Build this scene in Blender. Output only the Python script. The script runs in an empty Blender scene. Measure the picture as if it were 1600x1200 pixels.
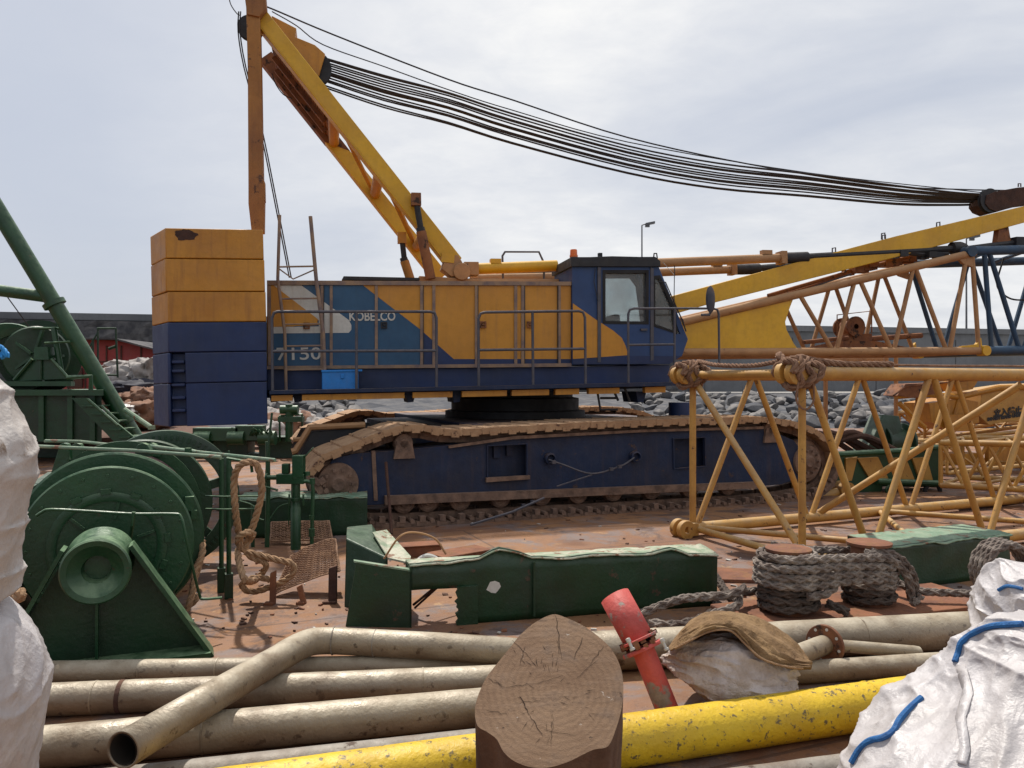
import bpy, bmesh, math, random
from mathutils import Vector as V3, Matrix, Quaternion, noise
from mathutils.geometry import tessellate_polygon
random.seed(7)
rnd = random.Random(11)
sc = bpy.context.scene
col = sc.collection
F, CX, CY, H = 1232.0, 800.0, 600.0, 1.7

def P(px, py, d):
    return V3(((px-CX)/F*d, d, H+(CY-py)/F*d))
def G(px, py, z=0.0):
    d = (H-z)*F/(py-CY)
    return V3(((px-CX)/F*d, d, z))

class Fr:
    """local frame: origin O, along U, up V, towards the viewer W"""
    def __init__(s, O, U, up=V3((0, 0, 1))):
        s.O = V3(O); s.U = V3(U).normalized()
        s.W = s.U.cross(up).normalized(); s.V = s.W.cross(s.U).normalized()
        s.C = V3((0, 0, H))
    def __call__(s, u, v, w=0.0):
        return s.O+s.U*u+s.V*v+s.W*w
    def uv(s, px, py, w=0.0):
        r = V3(((px-CX)/F, 1, (CY-py)/F))
        o = s.O+s.W*w
        t = (o-s.C).dot(s.W)/r.dot(s.W)
        p = s.C+r*t
        return ((p-s.O).dot(s.U), (p-s.O).dot(s.V))
    def q(s, px, py, w=0.0):
        u, v = s.uv(px, py, w)
        return s(u, v, w)

# ------------------------------------------------------------------ materials
def srgb(c):
    return tuple((x/255/12.92 if x/255 <= .04045 else ((x/255+.055)/1.055)**2.4) for x in c)
MATS = {}
def mat(name, c1, c2=None, scale=3.0, lo=.4, hi=.65, rust=None, rthr=.62, rscale=6.0, rough=.6, rough2=None,
        metal=0.0, bump=.0, bscale=40.0, streak=0.0, stc=(.12, .07, .04), dust_sun=0.0, dust_sun_c=(.33, .24, .17), spec=.5, detail=6.0, crinkle=0.0):
    m = bpy.data.materials.new(name); m.use_nodes = True
    nt = m.node_tree; N = nt.nodes; L = nt.links
    b = N['Principled BSDF']
    tc = N.new('ShaderNodeTexCoord')
    oi = N.new('ShaderNodeObjectInfo')
    ad = N.new('ShaderNodeVectorMath'); ad.operation = 'ADD'
    mu = N.new('ShaderNodeMath'); mu.operation = 'MULTIPLY'; mu.inputs[1].default_value = 13.7
    L.new(oi.outputs['Random'], mu.inputs[0]); L.new(tc.outputs['Object'], ad.inputs[0]); L.new(mu.outputs[0], ad.inputs[1])
    vec = ad.outputs[0]
    def nz(sc_, det=detail, rg=.6, vv=None, dist=0):
        n = N.new('ShaderNodeTexNoise'); n.inputs['Scale'].default_value = sc_; n.inputs['Detail'].default_value = det
        n.inputs['Roughness'].default_value = rg; n.inputs['Distortion'].default_value = dist
        L.new(vv or vec, n.inputs['Vector']); return n.outputs['Fac']
    def ramp(f, a, c):
        r = N.new('ShaderNodeMapRange'); r.inputs[1].default_value = a; r.inputs[2].default_value = c
        L.new(f, r.inputs[0]); return r.outputs[0]
    def mix(f, a, c):
        x = N.new('ShaderNodeMix'); x.data_type = 'RGBA'
        L.new(f, x.inputs[0])
        for s_, k in ((a, 6), (c, 7)):
            if isinstance(s_, tuple): x.inputs[k].default_value = (*s_, 1)
            else: L.new(s_, x.inputs[k])
        return x.outputs[2]
    def mul(f, k):
        x = N.new('ShaderNodeMath'); x.operation = 'MULTIPLY'; L.new(f, x.inputs[0]); x.inputs[1].default_value = k
        return x.outputs[0]
    c2 = c2 or tuple(x*.78 for x in c1)
    cur = mix(ramp(nz(scale), lo, hi), c1, c2)
    cur = mix(mul(ramp(nz(scale*9, 4), .45, .75), .35), cur, tuple(x*.6 for x in c1))
    if streak:
        mp = N.new('ShaderNodeMapping'); mp.inputs['Scale'].default_value = (9, 9, .7)
        L.new(vec, mp.inputs[0])
        cur = mix(mul(ramp(nz(1.6, 5, .6, mp.outputs[0]), .52, .74), streak), cur, stc)
    rf = b.inputs['Roughness']
    rmask = None
    if rust:
        rmask = ramp(nz(rscale, 8, .68), rthr, rthr+.05)
        cur = mix(rmask, cur, mix(nz(rscale*5, 3), rust, tuple(x*.4 for x in rust)))
    if dust_sun:  # upward faces take dust colour; green paint and pipes add painted sun
        g = N.new('ShaderNodeNewGeometry'); sx = N.new('ShaderNodeSeparateXYZ'); L.new(g.outputs['Normal'], sx.inputs[0])
        up = ramp(sx.outputs['Z'], .1, .9)
        pr = N.new('ShaderNodeMath'); pr.operation = 'MULTIPLY'
        L.new(up, pr.inputs[0]); L.new(mul(ramp(nz(scale*4), .3, .6), dust_sun), pr.inputs[1])
        cur = mix(pr.outputs[0], cur, dust_sun_c)
    L.new(cur, b.inputs['Base Color'])
    r = ramp(nz(scale*3), .3, .7)
    mr = N.new('ShaderNodeMapRange'); L.new(r, mr.inputs[0])
    mr.inputs[3].default_value = rough; mr.inputs[4].default_value = rough2 if rough2 is not None else min(1, rough+.2)
    L.new(mr.outputs[0], rf)
    b.inputs['Metallic'].default_value = metal
    b.inputs['Specular IOR Level'].default_value = spec
    if bump:
        bp = N.new('ShaderNodeBump'); bp.inputs['Strength'].default_value = min(1, bump); bp.inputs['Distance'].default_value = .01
        a1 = N.new('ShaderNodeMath'); a1.operation = 'ADD'
        L.new(nz(bscale, 5), a1.inputs[0]); L.new(mul(nz(bscale*.15, 3), 2.5), a1.inputs[1])
        hh = a1.outputs[0]
        if crinkle:
            wn = N.new('ShaderNodeTexNoise'); wn.inputs['Scale'].default_value = 4; wn.inputs['Detail'].default_value = 3; L.new(vec, wn.inputs['Vector'])
            wm = N.new('ShaderNodeVectorMath'); wm.operation = 'MULTIPLY_ADD'; wm.inputs[1].default_value = (.22, .22, .22); L.new(wn.outputs['Color'], wm.inputs[0]); L.new(vec, wm.inputs[2])
            for sc_, kk in ((7, crinkle), (17, crinkle*.45)):
                vo = N.new('ShaderNodeTexVoronoi'); vo.feature = 'F1'; vo.inputs['Scale'].default_value = sc_; L.new(wm.outputs[0], vo.inputs['Vector'])
                a2 = N.new('ShaderNodeMath'); a2.operation = 'ADD'; L.new(hh, a2.inputs[0]); L.new(mul(vo.outputs['Distance'], kk), a2.inputs[1]); hh = a2.outputs[0]
        L.new(hh, bp.inputs['Height']); L.new(bp.outputs[0], b.inputs['Normal'])
    MATS[name] = m
    return m
RUST = (.16, .065, .03)
orange = mat('orange_paint', (.50, .225, .022), (.38, .16, .02), 1.5, rust=(.11, .045, .02), rthr=.665, rscale=5, rough=.45, bump=.15, streak=.6, stc=(.25, .10, .02))
orange_plain = mat('house_orange_paint', (.54, .24, .02), (.46, .20, .022), .9, rust=(.2, .08, .03), rthr=.69, rscale=7, rough=.42, bump=.1, streak=.45, stc=(.3, .14, .04))
yellow = mat('mast_yellow_paint', (.64, .36, .014), (.54, .29, .014), 1.6, rust=(.22, .09, .03), rthr=.70, rscale=6, rough=.4, bump=.1, streak=.15, stc=(.3, .15, .03))
tanorange = mat('faded_orange_paint', (.40, .215, .095), (.30, .15, .065), 2.5, rust=RUST, rthr=.64, rscale=7, rough=.6, bump=.15, dust_sun=.5, dust_sun_c=(.42, .27, .15))
latt = mat('lattice_yellow_paint', (.50, .27, .060), (.37, .18, .04), 3, rust=(.13, .05, .025), rthr=.62, rscale=11, rough=.5, bump=.2, dust_sun=.6, dust_sun_c=(.52, .40, .24))
brownor = mat('rusty_orange_paint', (.26, .10, .035), (.14, .055, .03), 4, rust=(.06, .03, .02), rthr=.56, rough=.7, bump=.3)
navy = mat('navy_paint', (.004, .021, .092), (.004, .015, .060), 1.3, rust=(.05, .03, .03), rthr=.74, rough=.45, bump=.08, streak=.12, stc=(.05, .05, .08), dust_sun=.3, dust_sun_c=(.15, .12, .12))
navyd = mat('dirty_navy_paint', (.004, .017, .058), (.009, .013, .034), 2.2, rust=(.09, .05, .035), rthr=.63, rough=.6, bump=.3, streak=.2, stc=(.09, .05, .035), dust_sun=.8, dust_sun_c=(.16, .10, .07))
cabblue = mat('cab_blue_paint', (.010, .045, .15), (.012, .038, .12), 1.6, rust=(.06, .04, .04), rthr=.76, rough=.4, bump=.06, dust_sun=.3)
darkpaint = mat('black_paint', (.012, .013, .018), (.02, .018, .018), 3, rust=(.05, .03, .02), rthr=.66, rough=.55, bump=.1, dust_sun=.4, dust_sun_c=(.12, .1, .09))
teal = mat('teal_paint', (.013, .072, .155), (.012, .06, .13), 1.5, rough=.42, rust=(.1, .08, .07), rthr=.78, streak=.2, stc=(.02, .04, .08))
whitep = mat('white_paint', (.55, .54, .50), (.48, .46, .42), 3, rough=.5, streak=.4, stc=(.35, .28, .2))
seam = mat('dusty_seam', (.30, .20, .13), (.16, .12, .12), 5, rough=.8, bump=.1)
steelgrey = mat('grey_rail_paint', (.05, .055, .075), (.09, .08, .09), 6, rust=RUST, rthr=.66, rough=.45, dust_sun=.5, dust_sun_c=(.25, .22, .22))
brightblue = mat('bright_blue_paint', (.008, .19, .58), (.012, .16, .48), 4, rough=.45, streak=.1)
beaconm = mat('amber_plastic', (.85, .16, .01), rough=.25)
tracktan = mat('dusty_track_steel', (.40, .25, .14), (.30, .175, .095), 5, rust=(.12, .06, .04), rthr=.60, rscale=10, rough=.8, bump=.5, bscale=30)
chainm = mat('muddy_chain_steel', (.22, .14, .10), (.10, .065, .05), 8, rough=.85, bump=.6, dust_sun=.7, dust_sun_c=(.27, .17, .12))
green = mat('green_paint', (.009, .060, .021), (.006, .038, .015), 2, rust=(.07, .045, .025), rthr=.66, rscale=9, rough=.32, rough2=.5, bump=.25, dust_sun=.8, dust_sun_c=(.22, .33, .19))  # pale green on upward faces: dust, plus sun on the rims painted in
greend = mat('dark_green_paint', (.004, .036, .012), (.007, .022, .010), 2, rust=(.09, .05, .03), rthr=.64, rscale=6, rough=.4, bump=.3, streak=.2, stc=(.03, .03, .02), dust_sun=.35, dust_sun_c=(.16, .24, .15))
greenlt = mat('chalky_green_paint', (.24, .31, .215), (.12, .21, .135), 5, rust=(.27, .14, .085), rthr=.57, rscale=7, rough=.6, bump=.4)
rustplate = mat('rusted_plate', (.24, .095, .045), (.13, .055, .035), 4, rust=(.28, .13, .06), rthr=.56, rough=.8, bump=.5)
rustdark = mat('dark_rust', (.07, .032, .022), (.04, .02, .016), 5, rough=.85, bump=.6, dust_sun=.6, dust_sun_c=(.20, .10, .06))
pipem = mat('dirty_galvanised_pipe', (.29, .23, .155), (.15, .105, .065), 1.7, .38, .62, rust=(.13, .085, .052), rthr=.59, rscale=15, rough=.30, rough2=.72, metal=.12, bump=.35, bscale=60, streak=.0, dust_sun=.8, dust_sun_c=(.50, .44, .335))  # pale upward faces: dust, plus the sunlit pipe tops painted in
pipeg = mat('grey_dirty_pipe', (.27, .245, .21), (.18, .14, .11), 5, rust=(.10, .06, .04), rthr=.58, rscale=8, rough=.55, metal=.15, bump=.4)
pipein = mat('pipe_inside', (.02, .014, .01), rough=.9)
pipey = mat('scratched_yellow_pipe', (.68, .46, .014), (.56, .36, .016), 3.5, rust=(.20, .15, .06), rthr=.57, rscale=30, rough=.4, bump=.4, bscale=50)
redp = mat('flaking_red_paint', (.52, .085, .07), (.40, .06, .05), 4, rust=(.34, .27, .23), rthr=.545, rscale=8, rough=.55, bump=.5)
hemp = mat('hemp_rope', (.40, .25, .14), (.27, .16, .09), 14, rough=.95, bump=.6, bscale=140)
hempd = mat('weathered_brown_rope', (.25, .14, .085), (.15, .08, .05), 12, rough=.95, bump=.6, bscale=140)
greyrope = mat('grey_mooring_rope', (.31, .265, .225), (.12, .09, .075), 9, .35, .6, rough=.95, bump=.7, bscale=120)
darkrope = mat('dark_mooring_rope', (.10, .075, .06), (.05, .038, .032), 9, rough=.9, bump=.7, bscale=120)
wirem = mat('greased_wire', (.018, .015, .018), (.03, .022, .02), 8, rough=.5)
wicker = mat('wicker', (.34, .20, .12), (.20, .11, .07), 16, rough=.8, bump=.4, bscale=90)
bagw = mat('white_woven_polypropylene', (.50, .475, .48), (.41, .38, .37), 2.2, rust=(.27, .21, .155), rthr=.63, rscale=2.2, rough=.34, bump=.30, bscale=90, crinkle=3.2)
bagw2 = mat('dirty_woven_polypropylene', (.52, .50, .485), (.42, .37, .33), 2.0, .42, .7, rust=(.30, .22, .16), rthr=.64, rscale=3, rough=.38, bump=.30, bscale=90, crinkle=3.2)
sackw = mat('gritty_white_sack', (.62, .55, .52), (.44, .35, .29), 7, .42, .6, rough=.75, bump=.9, bscale=90)
jute = mat('jute_cloth', (.30, .185, .085), (.19, .11, .05), 6, rough=.95, bump=1, bscale=170)
bluestrap = mat('blue_webbing', (.015, .12, .33), (.02, .09, .26), 20, rough=.7, bump=.6, bscale=120)
barkm = mat('bark', (.13, .07, .04), (.07, .038, .022), 5, rough=.95, bump=1, bscale=22, streak=.6, stc=(.04, .02, .015))
crackm = mat('wood_crack', (.03, .016, .01), rough=1)
redm = mat('faded_red_paint', (.27, .035, .032), (.20, .035, .035), 1.0, rough=.6, streak=.3)
conc = mat('weathered_concrete', (.16, .165, .175), (.115, .12, .13), .25, rough=.95, bump=.6, bscale=3, streak=.3, stc=(.07, .07, .07))
darkstone = mat('dark_rubble_facing', (.12, .115, .115), (.04, .04, .045), 1.6, .35, .62, rough=1, bump=1, bscale=4)
quaym = mat('pale_quay_paving', (.55, .52, .48), (.45, .42, .38), .3, rough=.95)
rockm = mat('riprap_rock', (.27, .25, .235), (.09, .088, .088), .9, .36, .62, rough=.95, bump=.6, bscale=7)
rockd = mat('dark_riprap_rock', (.075, .078, .09), (.14, .135, .135), .9, rough=.95, bump=.6, bscale=7)
tarpb = mat('brown_tarpaulin', (.24, .12, .07), (.14, .08, .06), 3, rough=.8, bump=.7, bscale=8)
tarpd = mat('dark_tarpaulin', (.03, .03, .045), rough=.7, bump=.6, bscale=8)
seam_b = mat('boom_blue_paint', (.012, .05, .11), (.02, .045, .08), 3, rust=(.1, .05, .04), rthr=.68, rough=.5, dust_sun=.5, dust_sun_c=(.10, .15, .20))
rubber = mat('black_rubber', (.015, .015, .016), rough=.7)
lamppole = mat('lamp_grey', (.13, .13, .14), rough=.6)
postm = mat('shaded_weathered_post_paint', (.36, .155, .035), (.24, .095, .03), .8, rust=(.09, .035, .02), rthr=.60, rscale=5, rough=.6, bump=.3, streak=.4, stc=(.10, .04, .02))  # darker than the orange paint: shade painted in, besides rust and streaks
mirrorm = mat('mirror_glass', (.5, .5, .52), rough=.15, metal=.8)
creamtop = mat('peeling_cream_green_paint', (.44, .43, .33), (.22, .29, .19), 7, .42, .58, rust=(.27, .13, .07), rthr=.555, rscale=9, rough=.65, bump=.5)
farbag = mat('far_dusty_bag', (.36, .335, .32), (.20, .17, .15), 3, rough=.7, bump=.5)
interior = mat('cab_interior_grey', (.20, .19, .18), rough=.8)

def glassmat():
    m = bpy.data.materials.new('dusty_glass'); m.use_nodes = True
    nt = m.node_tree; N = nt.nodes; L = nt.links
    for n in list(N): N.remove(n)
    o = N.new('ShaderNodeOutputMaterial'); mx = N.new('ShaderNodeMixShader'); mx2 = N.new('ShaderNodeMixShader')
    t = N.new('ShaderNodeBsdfTransparent'); t.inputs[0].default_value = (.80, .84, .84, 1)
    g = N.new('ShaderNodeBsdfGlossy'); g.inputs['Roughness'].default_value = .05
    d = N.new('ShaderNodeBsdfDiffuse'); d.inputs[0].default_value = (.5, .48, .44, 1)
    nz = N.new('ShaderNodeTexNoise'); nz.inputs['Scale'].default_value = 3
    tc = N.new('ShaderNodeTexCoord'); L.new(tc.outputs['Object'], nz.inputs[0])
    mr = N.new('ShaderNodeMapRange'); mr.inputs[1].default_value = .3; mr.inputs[2].default_value = .8; mr.inputs[3].default_value = .04; mr.inputs[4].default_value = .28
    L.new(nz.outputs[0], mr.inputs[0]); L.new(mr.outputs[0], mx.inputs[0])
    L.new(t.outputs[0], mx.inputs[1]); L.new(d.outputs[0], mx.inputs[2])
    fr = N.new('ShaderNodeFresnel'); fr.inputs[0].default_value = 1.45
    L.new(fr.outputs[0], mx2.inputs[0]); L.new(mx.outputs[0], mx2.inputs[1]); L.new(g.outputs[0], mx2.inputs[2])
    L.new(mx2.outputs[0], o.inputs[0])
    return m
glass = glassmat()

def deckmat():
    m = bpy.data.materials.new('rusted_deck_steel'); m.use_nodes = True
    nt = m.node_tree; N = nt.nodes; L = nt.links; b = N['Principled BSDF']
    tc = N.new('ShaderNodeTexCoord')
    rot = N.new('ShaderNodeMapping'); rot.inputs['Rotation'].default_value = (0, 0, math.radians(-22)); L.new(tc.outputs['Object'], rot.inputs[0])
    vec = rot.outputs[0]
    def nz(s, d=6, r=.6, dist=0):
        n = N.new('ShaderNodeTexNoise'); n.inputs['Scale'].default_value = s; n.inputs['Detail'].default_value = d
        n.inputs['Roughness'].default_value = r; n.inputs['Distortion'].default_value = dist; L.new(vec, n.inputs['Vector']); return n.outputs['Fac']
    def ramp(f, a, c, o0=0., o1=1.):
        r = N.new('ShaderNodeMapRange'); r.inputs[1].default_value = a; r.inputs[2].default_value = c
        r.inputs[3].default_value = o0; r.inputs[4].default_value = o1; L.new(f, r.inputs[0]); return r.outputs[0]
    def mix(f, a, c):
        x = N.new('ShaderNodeMix'); x.data_type = 'RGBA'; L.new(f, x.inputs[0])
        for s_, k in ((a, 6), (c, 7)):
            if isinstance(s_, tuple): x.inputs[k].default_value = (*s_, 1)
            else: L.new(s_, x.inputs[k])
        return x.outputs[2]
    c = mix(ramp(nz(.55, 7, .65), .38, .6), (.185, .088, .052), (.28, .135, .055))
    c = mix(ramp(nz(1.6, 8, .7, .4), .50, .60), c, (.185, .135, .12))
    c = mix(ramp(nz(3.2, 8, .75), .60, .66), c, (.36, .21, .10))
    c = mix(ramp(nz(1.1, 8, .75, .8), .52, .60, 0, .85), c, (.085, .05, .04))
    c = mix(ramp(nz(14, 6, .75), .58, .66, 0, .7), c, (.10, .06, .045))
    c = mix(ramp(nz(45, 3, .7), .62, .70, 0, .5), c, (.40, .30, .22))
    br = N.new('ShaderNodeTexBrick'); br.inputs['Scale'].default_value = 1; br.offset = .5
    br.inputs['Brick Width'].default_value = 2.9; br.inputs['Row Height'].default_value = 1.45; br.inputs['Mortar Size'].default_value = .012
    L.new(vec, br.inputs['Vector'])
    c = mix(ramp(br.outputs['Fac'], 0, 1, 0, .6), c, (.07, .04, .03))
    L.new(c, b.inputs['Base Color'])
    L.new(ramp(nz(1.1, 5), .35, .62, .45, .95), b.inputs['Roughness'])
    bp = N.new('ShaderNodeBump'); bp.inputs['Strength'].default_value = .7; bp.inputs['Distance'].default_value = .012
    a = N.new('ShaderNodeMath'); a.operation = 'ADD'; L.new(nz(9, 8, .75), a.inputs[0])
    a2 = N.new('ShaderNodeMath'); a2.operation = 'MULTIPLY'; a2.inputs[1].default_value = .8; L.new(br.outputs['Fac'], a2.inputs[0]); L.new(a2.outputs[0], a.inputs[1])
    L.new(a.outputs[0], bp.inputs['Height']); L.new(bp.outputs[0], b.inputs['Normal'])
    return m
deckm = deckmat()

def woodcut():
    m = bpy.data.materials.new('sawn_wood'); m.use_nodes = True
    nt = m.node_tree; N = nt.nodes; L = nt.links; b = N['Principled BSDF']
    tc = N.new('ShaderNodeTexCoord')
    def nz(s, d=5, r=.6, v=None, dist=0):
        n = N.new('ShaderNodeTexNoise'); n.inputs['Scale'].default_value = s; n.inputs['Detail'].default_value = d
        n.inputs['Roughness'].default_value = r; n.inputs['Distortion'].default_value = dist; L.new(v or tc.outputs['Object'], n.inputs['Vector']); return n
    def ramp(f, a, c, o0=0., o1=1.):
        r = N.new('ShaderNodeMapRange'); r.inputs[1].default_value = a; r.inputs[2].default_value = c
        r.inputs[3].default_value = o0; r.inputs[4].default_value = o1; L.new(f, r.inputs[0]); return r.outputs[0]
    def mix(f, a, c):
        x = N.new('ShaderNodeMix'); x.data_type = 'RGBA'; L.new(f, x.inputs[0])
        for s_, k in ((a, 6), (c, 7)):
            if isinstance(s_, tuple): x.inputs[k].default_value = (*s_, 1)
            else: L.new(s_, x.inputs[k])
        return x.outputs[2]
    w = N.new('ShaderNodeTexWave'); w.wave_type = 'RINGS'; w.rings_direction = 'SPHERICAL'
    w.inputs['Scale'].default_value = 13; w.inputs['Distortion'].default_value = 3.5; w.inputs['Detail'].default_value = 4; w.inputs['Detail Scale'].default_value = 2.5
    L.new(tc.outputs['Object'], w.inputs['Vector'])
    mp = N.new('ShaderNodeMapping'); mp.inputs['Rotation'].default_value = (0, math.radians(40), 0); mp.inputs['Scale'].default_value = (4, 4, 60); L.new(tc.outputs['Object'], mp.inputs[0])
    saw = nz(1, 5, .6, mp.outputs[0]).outputs[0]
    c = mix(ramp(nz(3, 6).outputs[0], .35, .65), (.175, .10, .055), (.29, .185, .11))
    c = mix(ramp(nz(6, 6, .7).outputs[0], .52, .66, 0, .8), c, (.13, .085, .06))
    c = mix(ramp(w.outputs[0], .25, 1, 0, .22), c, (.09, .048, .028))
    c = mix(ramp(saw, .5, .72, 0, .22), c, (.30, .21, .15))
    c = mix(ramp(nz(30, 5, .8).outputs[0], .66, .70, 0, .8), c, (.55, .5, .44))
    c = mix(ramp(nz(22, 5, .8).outputs[0], .64, .68, 0, .8), c, (.04, .022, .015))
    L.new(c, b.inputs['Base Color']); b.inputs['Roughness'].default_value = .85
    bp = N.new('ShaderNodeBump'); bp.inputs['Strength'].default_value = .8; bp.inputs['Distance'].default_value = .006
    a = N.new('ShaderNodeMath'); a.operation = 'ADD'; L.new(ramp(saw, 0, 1, 0, .4), a.inputs[0]); L.new(ramp(nz(26, 8, .8).outputs[0], 0, 1, 0, 1.2), a.inputs[1])
    L.new(a.outputs[0], bp.inputs['Height']); L.new(bp.outputs[0], b.inputs['Normal'])
    return m
woodm = woodcut()

# ------------------------------------------------------------------ mesh builder
class MB:
    def __init__(s): s.v = []; s.f = []; s.m = []
    def add(s, vs, fs, mi=0):
        o = len(s.v); s.v += [V3(x) for x in vs]
        for f in fs: s.f.append([i+o for i in f]); s.m.append(mi)
        return s
    def obox(s, c, a, b, d, mi=0):
        c, a, b, d = V3(c), V3(a), V3(b), V3(d)
        if a.cross(b).dot(d) < 0: a = -a
        vs = [c+a*i+b*j+d*k for k in (-1, 1) for j in (-1, 1) for i in (-1, 1)]
        return s.add(vs, [(0, 2, 3, 1), (4, 5, 7, 6), (0, 1, 5, 4), (2, 6, 7, 3), (0, 4, 6, 2), (1, 3, 7, 5)], mi)
    def prism(s, pts, vec, holes=(), mi=0, side=None):
        vec = V3(vec); side = mi if side is None else side
        loops = [[V3(p) for p in pts]]+[[V3(p) for p in h] for h in holes]
        n = V3((0, 0, 0)); L0 = loops[0]
        for i in range(len(L0)): n += L0[i].cross(L0[(i+1) % len(L0)])
        if n.dot(vec) > 0: loops[0].reverse()
        for h in loops[1:]:
            nh = V3((0, 0, 0))
            for i in range(len(h)): nh += h[i].cross(h[(i+1) % len(h)])
            if nh.dot(vec) < 0: h.reverse()
        flat = [p for l in loops for p in l]; N_ = len(flat)
        vs = flat+[p+vec for p in flat]
        if len(loops) == 1 and len(flat) <= 4:
            tr = [tuple(range(len(flat)))]
        else:
            tr = []
            nn = V3((0, 0, 0))
            for i in range(len(loops[0])): nn += loops[0][i].cross(loops[0][(i+1) % len(loops[0])])
            for t in tessellate_polygon(loops):
                a, b, c = (flat[i] for i in t)
                tr.append(t if (b-a).cross(c-a).dot(nn) > 0 else t[::-1])
        s.add(vs, tr+[tuple(i+N_ for i in reversed(t)) for t in tr], mi)
        fs = []; o = 0
        for l in loops:
            k = len(l)
            for i in range(k):
                a, b = o+i, o+(i+1) % k
                fs.append((b, a, a+N_, b+N_))
            o += k
        base = len(s.v)-len(vs)
        for f in fs: s.f.append([i+base for i in f]); s.m.append(side)
        return s
    def tube(s, path, r, n=10, cap=True, mi=0, closed=False):
        path = [V3(p) for p in path]; k = len(path)
        rr = r if isinstance(r, (list, tuple)) else [r]*k
        t0 = (path[1]-path[0]).normalized()
        a = t0.orthogonal().normalized(); vs = []; pt = t0
        for i, p in enumerate(path):
            if closed: t = (path[(i+1) % k]-path[i-1]).normalized()
            elif i == 0: t = t0
            elif i == k-1: t = (path[-1]-path[-2]).normalized()
            else:
                t = ((path[i+1]-p).normalized()+(p-path[i-1]).normalized())
                t = t.normalized() if t.length > 1e-6 else pt
            a = (a-t*a.dot(t)); a = a.normalized() if a.length > 1e-6 else t.orthogonal().normalized()
            b = t.cross(a); pt = t
            for j in range(n):
                an = 2*math.pi*j/n
                vs.append(p+(a*math.cos(an)+b*math.sin(an))*rr[i])
        fs = []
        for i in range(k if closed else k-1):
            i2 = (i+1) % k
            for j in range(n):
                fs.append((i*n+j, i*n+(j+1) % n, i2*n+(j+1) % n, i2*n+j))
        if cap and not closed:
            fs.append(tuple(reversed(range(n)))); fs.append(tuple((k-1)*n+j for j in range(n)))
        return s.add(vs, fs, mi)
    def lathe(s, o, ax, prof, n=32, mi=0, closed=False):
        o = V3(o); ax = V3(ax).normalized(); a = ax.orthogonal().normalized(); b = ax.cross(a); vs = []; fs = []
        for r, t in prof:
            for j in range(n):
                an = 2*math.pi*j/n
                vs.append(o+ax*t+(a*math.cos(an)+b*math.sin(an))*max(r, 1e-4))
        k = len(prof)
        for i in range(k if closed else k-1):
            i2 = (i+1) % k
            for j in range(n): fs.append((i*n+j, i*n+(j+1) % n, i2*n+(j+1) % n, i2*n+j))
        return s.add(vs, fs, mi)
    def sheet(s, pts, nrm, mi=0):
        pts = [V3(p) for p in pts]
        tr = []
        for t in tessellate_polygon([pts]):
            a, b, c = (pts[i] for i in t)
            tr.append(t if (b-a).cross(c-a).dot(nrm) > 0 else t[::-1])
        return s.add(pts, tr, mi)
    def build(s, name, mats, parent=None, smooth=35, bevel=0.0, loc=None, sub=0):
        if not isinstance(mats, (list, tuple)): mats = [mats]
        if parent is not None: L0 = V3(parent['_wl'])
        elif loc is not None: L0 = V3(loc)
        else:
            xs = [p.x for p in s.v]; ys = [p.y for p in s.v]; zs = [p.z for p in s.v]
            L0 = V3(((min(xs)+max(xs))/2, (min(ys)+max(ys))/2, min(zs)))
        me = bpy.data.meshes.new(name)
        me.from_pydata([tuple(p-L0) for p in s.v], [], s.f)
        for m in mats: me.materials.append(m)
        me.polygons.foreach_set('material_index', s.m)
        if smooth:
            me.polygons.foreach_set('use_smooth', [True]*len(me.polygons))
            me.set_sharp_from_angle(angle=math.radians(smooth))
        me.update()
        o = bpy.data.objects.new(name, me); col.objects.link(o)
        o['_wl'] = tuple(L0)
        if parent is None: o.location = L0
        else: o.parent = parent
        if bevel:
            bv = o.modifiers.new('edge', 'BEVEL'); bv.width = bevel; bv.segments = 2; bv.limit_method = 'ANGLE'; bv.angle_limit = math.radians(40)
            bv.harden_normals = False
        if sub:
            sm = o.modifiers.new('s', 'SUBSURF'); sm.levels = sub; sm.render_levels = sub
        return o

def thing(name, label, cat, loc, group=None):
    o = bpy.data.objects.new(name, None); col.objects.link(o); o.location = loc; o['_wl'] = tuple(loc)
    o.empty_display_size = .2
    return tag(o, label, cat, group)
def tag(o, label=None, cat=None, group=None, kind=None):
    if label: o['label'] = label
    if cat: o['category'] = cat
    if group: o['group'] = group
    if kind: o['kind'] = kind
    return o
def structure(o, label=None): o['kind'] = 'structure'; return o
def copy_tree(o, loc=None, rotz=None, label=None, parent=None):
    c = o.copy(); col.objects.link(c)
    c.parent = parent
    if loc is not None: c.location = loc
    if rotz is not None: c.rotation_euler = (0, 0, rotz)
    if label: c['label'] = label
    for ch in [x for x in bpy.data.objects if x.parent is o]:
        copy_tree(ch, parent=c)
    return c
def smoothpath(pts, n=8, closed=False):
    pts = [V3(p) for p in pts]; k = len(pts); out = []
    rng = range(k if closed else k-1)
    for i in rng:
        p1, p2 = pts[i], pts[(i+1) % k]
        p0 = pts[i-1] if (i > 0 or closed) else p1*2-p2
        p3 = pts[(i+2) % k] if (i+2 < k or closed) else p2*2-p1
        for j in range(n):
            t = j/n
            out.append(((p1*2)+(p2-p0)*t+(p0*2-p1*5+p2*4-p3)*t*t+(p1*3-p0-p2*3+p3)*t**3)*.5)
    if not closed: out.append(pts[-1])
    return out
def resample(path, step):
    out = [path[0]]; acc = 0
    for a, b in zip(path, path[1:]):
        L_ = (b-a).length
        if L_ < 1e-9: continue
        t = step-acc
        while t <= L_:
            out.append(a.lerp(b, t/L_)); t += step
        acc = L_-(t-step)
    return out
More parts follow.
